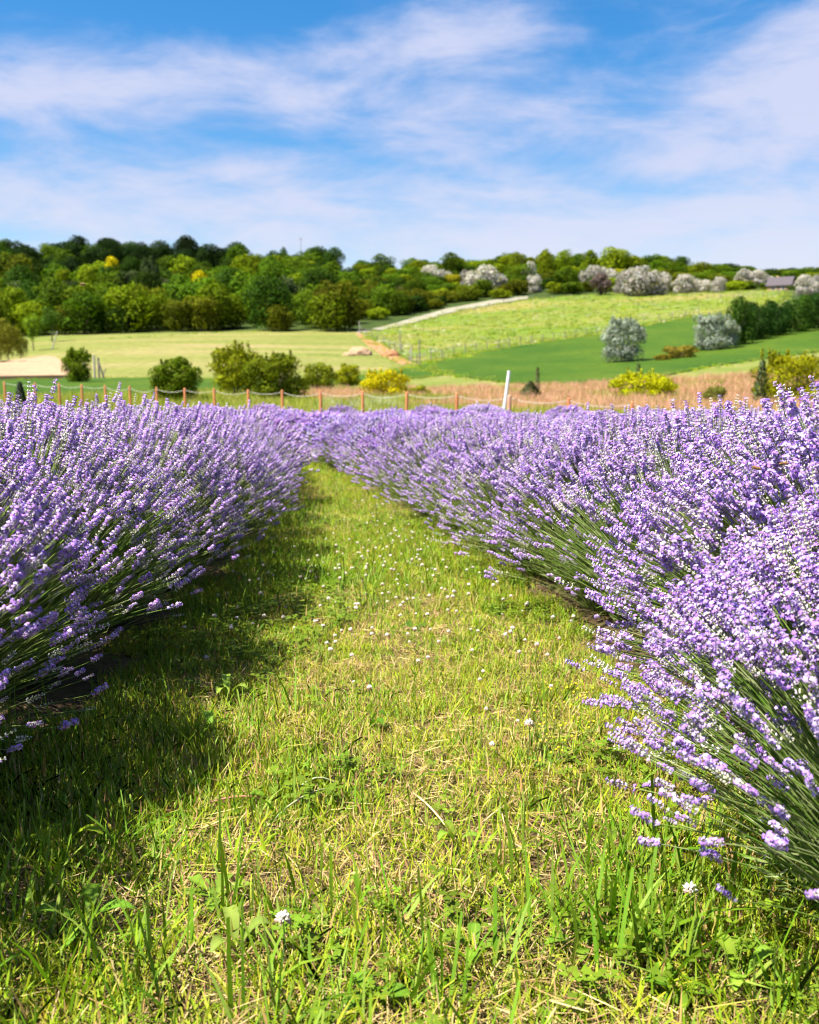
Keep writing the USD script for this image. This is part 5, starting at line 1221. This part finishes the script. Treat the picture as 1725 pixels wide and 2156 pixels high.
# sprigs of the near right bush fallen over the grass
near_right = '/World/lavender_bush'
r = np.random.default_rng(88)
for i, (u, v, zt, du, dv, st, k) in enumerate([(1470, 1950, .07, -40, -60, 'violet', 1.25), (1375, 1965, .06, -30, -40, 'lilac', 1.0), (1300, 2052, .03, -60, 0, 'violet', 1.0), (1345, 2062, .03, -60, -30, 'violet', .95), (1395, 2088, .03, -50, -30, 'lilac', .95), (1452, 2030, .04, 10, -60, 'violet', 1.0), (1480, 2075, .03, -10, -60, 'mauve', .95), (1330, 1795, .08, -40, -10, 'lilac', 1.05), (1255, 1725, .10, -30, -50, 'violet', 1.15), (1500, 1860, .10, -30, -50, 'gap', 1.1), (1550, 1905, .09, -30, -40, 'gap', 1.1), (1440, 1810, .12, -30, -50, 'violet', 1.0), (1530, 1985, .06, -40, -20, 'violet', .9), (1660, 1985, .08, -40, -40, 'cream', 1.0)]):
    zt = max(zt, .06) + .015
    g = on_ground(u, v + zt * 520, .7, 20)
    tx, tz = ray(u, v); tip = np.array([tx * g[1], g[1], EYE[2] + tz * g[1]]) + [.03, 0, 0]
    base = np.array([.70 + r.normal(0, .05), 1.27 + r.normal(0, .05), float(ground(.7, 1.27)) + .03])
    mid = base * .45 + tip * .55 + np.array([0, 0, .06 + r.uniform(0, .05)])
    P = bez(base[None], mid[None], tip[None], np.linspace(0, 1, 9))
    V, F, N = tubes(P, np.linspace(.0016, .0010, 9)[None], 4)
    sp = put('fallen_sprig', V, F, STEM, near_right, normals=N, tint=np.tile((.24, .27, .13), (len(V), 1)))
    d = norm(P[0, -1] - P[0, -2]); k *= .85; q_ = facing(d[None], np.array([r.uniform(0, 6.28)]))[0]
    Rm = np.array(Gf.Matrix3d(Gf.Quatd(*map(float, q_)))).T
    sv, sf, stt, sn = SPIKES[OF[st][r.integers(len(OF[st]))]]
    put('flower_head', sv @ Rm.T * k + tip, sf, PETAL, sp.GetPath(), normals=sn @ Rm.T, tint=stt)

# ------------------------------------------------------------------ wild grass beyond the fence
GC['wild'] = [(.20, .23, .03), (.26, .25, .05), (.16, .21, .02), (.32, .28, .09)]
GC['pink'] = [(.48, .215, .165), (.50, .29, .21), (.44, .24, .15), (.20, .23, .03)]
GC['white'] = [(.46, .43, .33), (.21, .26, .05), (.50, .46, .36), (.16, .21, .03)]
def wild(seed, cols, n=52, l=.48, w=.012, spread=.35, lean=.28): return tuft(seed, n, spread, l * .5, l, w, cols, lean=lean, cut=0)
WILD = [wild(1, 'wild'), wild(2, 'wild', l=.45), wild(3, 'pink', l=.6), wild(4, 'pink', l=.5), wild(5, 'white', l=.5), wild(6, 'fresh', l=.4)]
r = np.random.default_rng(66)
n = 9000
wy = r.uniform(23, 62, n); wx = r.uniform(-.5, .5, n) * wy
fyx = np.interp(wx, FENCE[np.argsort(FENCE[:, 0]), 0], FENCE[np.argsort(FENCE[:, 0]), 1])
ok = wy > np.minimum(fyx, 40) - .6
pin = np.array([not (crop.contains(Point(a, b)) or crop_l.contains(Point(a, b)) or meadow.contains(Point(a, b))) for a, b in zip(wx, wy)])
wx, wy, fyx = wx[ok & pin], wy[ok & pin], fyx[ok & pin]
pinkness = meshkit.fbm(np.stack([wx * .18, wy * .3, wx * 0], -1), 3, 4) + np.clip((wy - fyx - 11) / 14, -.3, .22) + np.where(wx / wy > -.1, .06, -.3)
ww = np.where(pinkness > .665, r.integers(2, 4, len(wx)), np.where(r.uniform(size=len(wx)) < .3, 5, r.integers(0, 2, len(wx))))
um = wx / wy
ww[(r.uniform(size=len(wx)) < .5) & (um > -.09) & (um < -.01) & (wy > 36) & (wy < 44)] = 4
tag(scatter('wild_grass', WILD, np.column_stack([wx, wy, ground(wx, wy)]), facing(np.tile([0, 0, 1.0], (len(wx), 1)), r.uniform(0, 6.28, len(wx))), r.uniform(.6, 1.25, len(wx)), ww), 'wild grass with pinkish seed heads beyond the rope fence', kind='stuff')
# pasture tufts on the hillside and rough edges of the meadow
n = 2600
ha = np.array(hill.exterior.coords); x0, y0_, x1, y1_ = hill.bounds
px = r.uniform(x0, x1, n * 2); py = r.uniform(y0_, y1_, n * 2); k = contains_xy(hill.buffer(3), px, py); px, py = px[k][:n], py[k][:n]
PT = [wild(11, 'fresh', 30, .5, .07, .8, .5), wild(12, 'wild', 30, .55, .07, .9, .5), wild(13, 'white', 26, .6, .06, .7, .4), wild(14, 'cool', 26, .6, .08, .7, .5)]
kk = r.choice(4, len(px), p=[.34, .30, .16, .20])
tag(scatter('pasture_tufts', PT, np.column_stack([px, py, ground(px, py)]), facing(np.tile([0, 0, 1.0], (len(px), 1)), r.uniform(0, 6.28, len(px))), r.uniform(.5, 1.3, len(px)), kk), 'grass tufts spread over the hillside pasture', kind='stuff')
mb_ = np.vstack([np.array(q_.exterior.segmentize(st_).coords) for q_, st_ in ((meadow, 1.5), (crop, .45), (crop_l, .5), (hill, 1.2))])
mb_ = mb_[r.uniform(size=len(mb_)) < .8]; mb_ = mb_ + r.normal(0, .8, mb_.shape) * np.clip(mb_[:, 1:] / 110, .5, 1)
tag(scatter('meadow_edge_grass', PT[:2] + [PT[3]], np.column_stack([mb_, ground(mb_[:, 0], mb_[:, 1])]), facing(np.tile([0, 0, 1.0], (len(mb_), 1)), r.uniform(0, 6.28, len(mb_))), r.uniform(.4, 1.0, len(mb_)) * np.clip(mb_[:, 1] / 130, .35, 1), r.integers(0, 3, len(mb_))), 'rough grass growing along the edges of meadow and crop', kind='stuff')

# ------------------------------------------------------------------ bees
FUR = plain('bee_fur_look', (.20, .095, .03), .9, .3, 900.0)
BAND = plain('bee_band_look', (.06, .035, .02), .6, .2, 400.0)
WING = usdkit.material(stage, '/World/Looks/bee_wing_look', {'f': ('fresnel', {'IOR': 1.6}), 't': ('transparent_bsdf', {'color': (.9, .85, .75)}), 'g': ('principled_bsdf', {'base_color': (.5, .42, .3), 'roughness': .3}), 'm': ('mix_closure', {'fac': .4})}, [('t.BSDF', 'm.closure1'), ('g.BSDF', 'm.closure2')], surface='m.closure')
def bee(u, v, y, rot, label, s=1.0):
    tx, tz = ray(u, v)
    o = group_at('bee', (tx * y, y, EYE[2] + tz * y), rot, s); tag(o, label, 'bee')
    sp = trimesh.creation.icosphere(2)
    V = sp.vertices.copy(); b = V * [.0062, .0026, .0025]; b[:, 0] -= .0045; b[:, 1:] *= (1 - .35 * np.clip(-V[:, :1], 0, 1))
    ab = put('abdomen', b, sp.faces, FUR, o.GetPath(), smooth=True)
    for k in (-.003, -.0052, -.0074):
        rr_ = .00262 * math.sqrt(max(.05, 1 - ((k + .0045) / .0064) ** 2))
        vv, ff, nn = tubes(np.array([[[k - .0004, 0, 0], [k, 0, 0], [k + .0004, 0, 0]]]), np.array([[rr_, rr_ * 1.04, rr_]]), 12); put('band', vv, ff, BAND, ab.GetPath(), normals=nn)
    put('thorax', sp.vertices * [.0034, .0028, .0028] + [.0028, 0, .0004], sp.faces, FUR, o.GetPath(), smooth=True)
    put('head', sp.vertices * [.0016, .0021, .0019] + [.0068, 0, -.0004], sp.faces, BAND, o.GetPath(), smooth=True)
    for sd in (-1, 1):
        k = np.linspace(0, 2 * np.pi, 13)[:-1]
        for L, W, x, aa in ((.0100, .0032, .0030, .5), (.0070, .0026, .0012, 1.0)):
            loc = np.stack([L / 2 - L / 2 * np.cos(k), W / 2 * np.sin(k)], -1)
            ca, sa = math.cos(math.pi / 2 + aa), math.sin(math.pi / 2 + aa)
            P = np.stack([x + loc[:, 0] * ca - loc[:, 1] * sa, sd * (.002 + loc[:, 0] * sa + loc[:, 1] * ca), .0028 + loc[:, 0] * .25], -1)
            put('wing', np.vstack([P, P.mean(0)]), [[i, (i + 1) % 12, 12] for i in range(12)], WING, o.GetPath())
        for x in (.0045, .0028, .0010):
            vv, ff, nn = tubes(np.array([[[x, sd * .002, -.001], [x + .001, sd * .0042, -.0018], [x, sd * .0045, -.0042]]]), .0004, 4); put('leg', vv, ff, BAND, o.GetPath(), normals=nn)
bee(1592, 985, 1.72, 2.0, 'bee sitting on the flowers of the second right lavender bush', 1.15)
bee(1652, 976, 1.70, .3, 'bee flying just right of the sitting bee', 1.1)
bee(174, 598, 3.4, 3.1, 'bee flying in front of the dark wood on the left', 1.2)
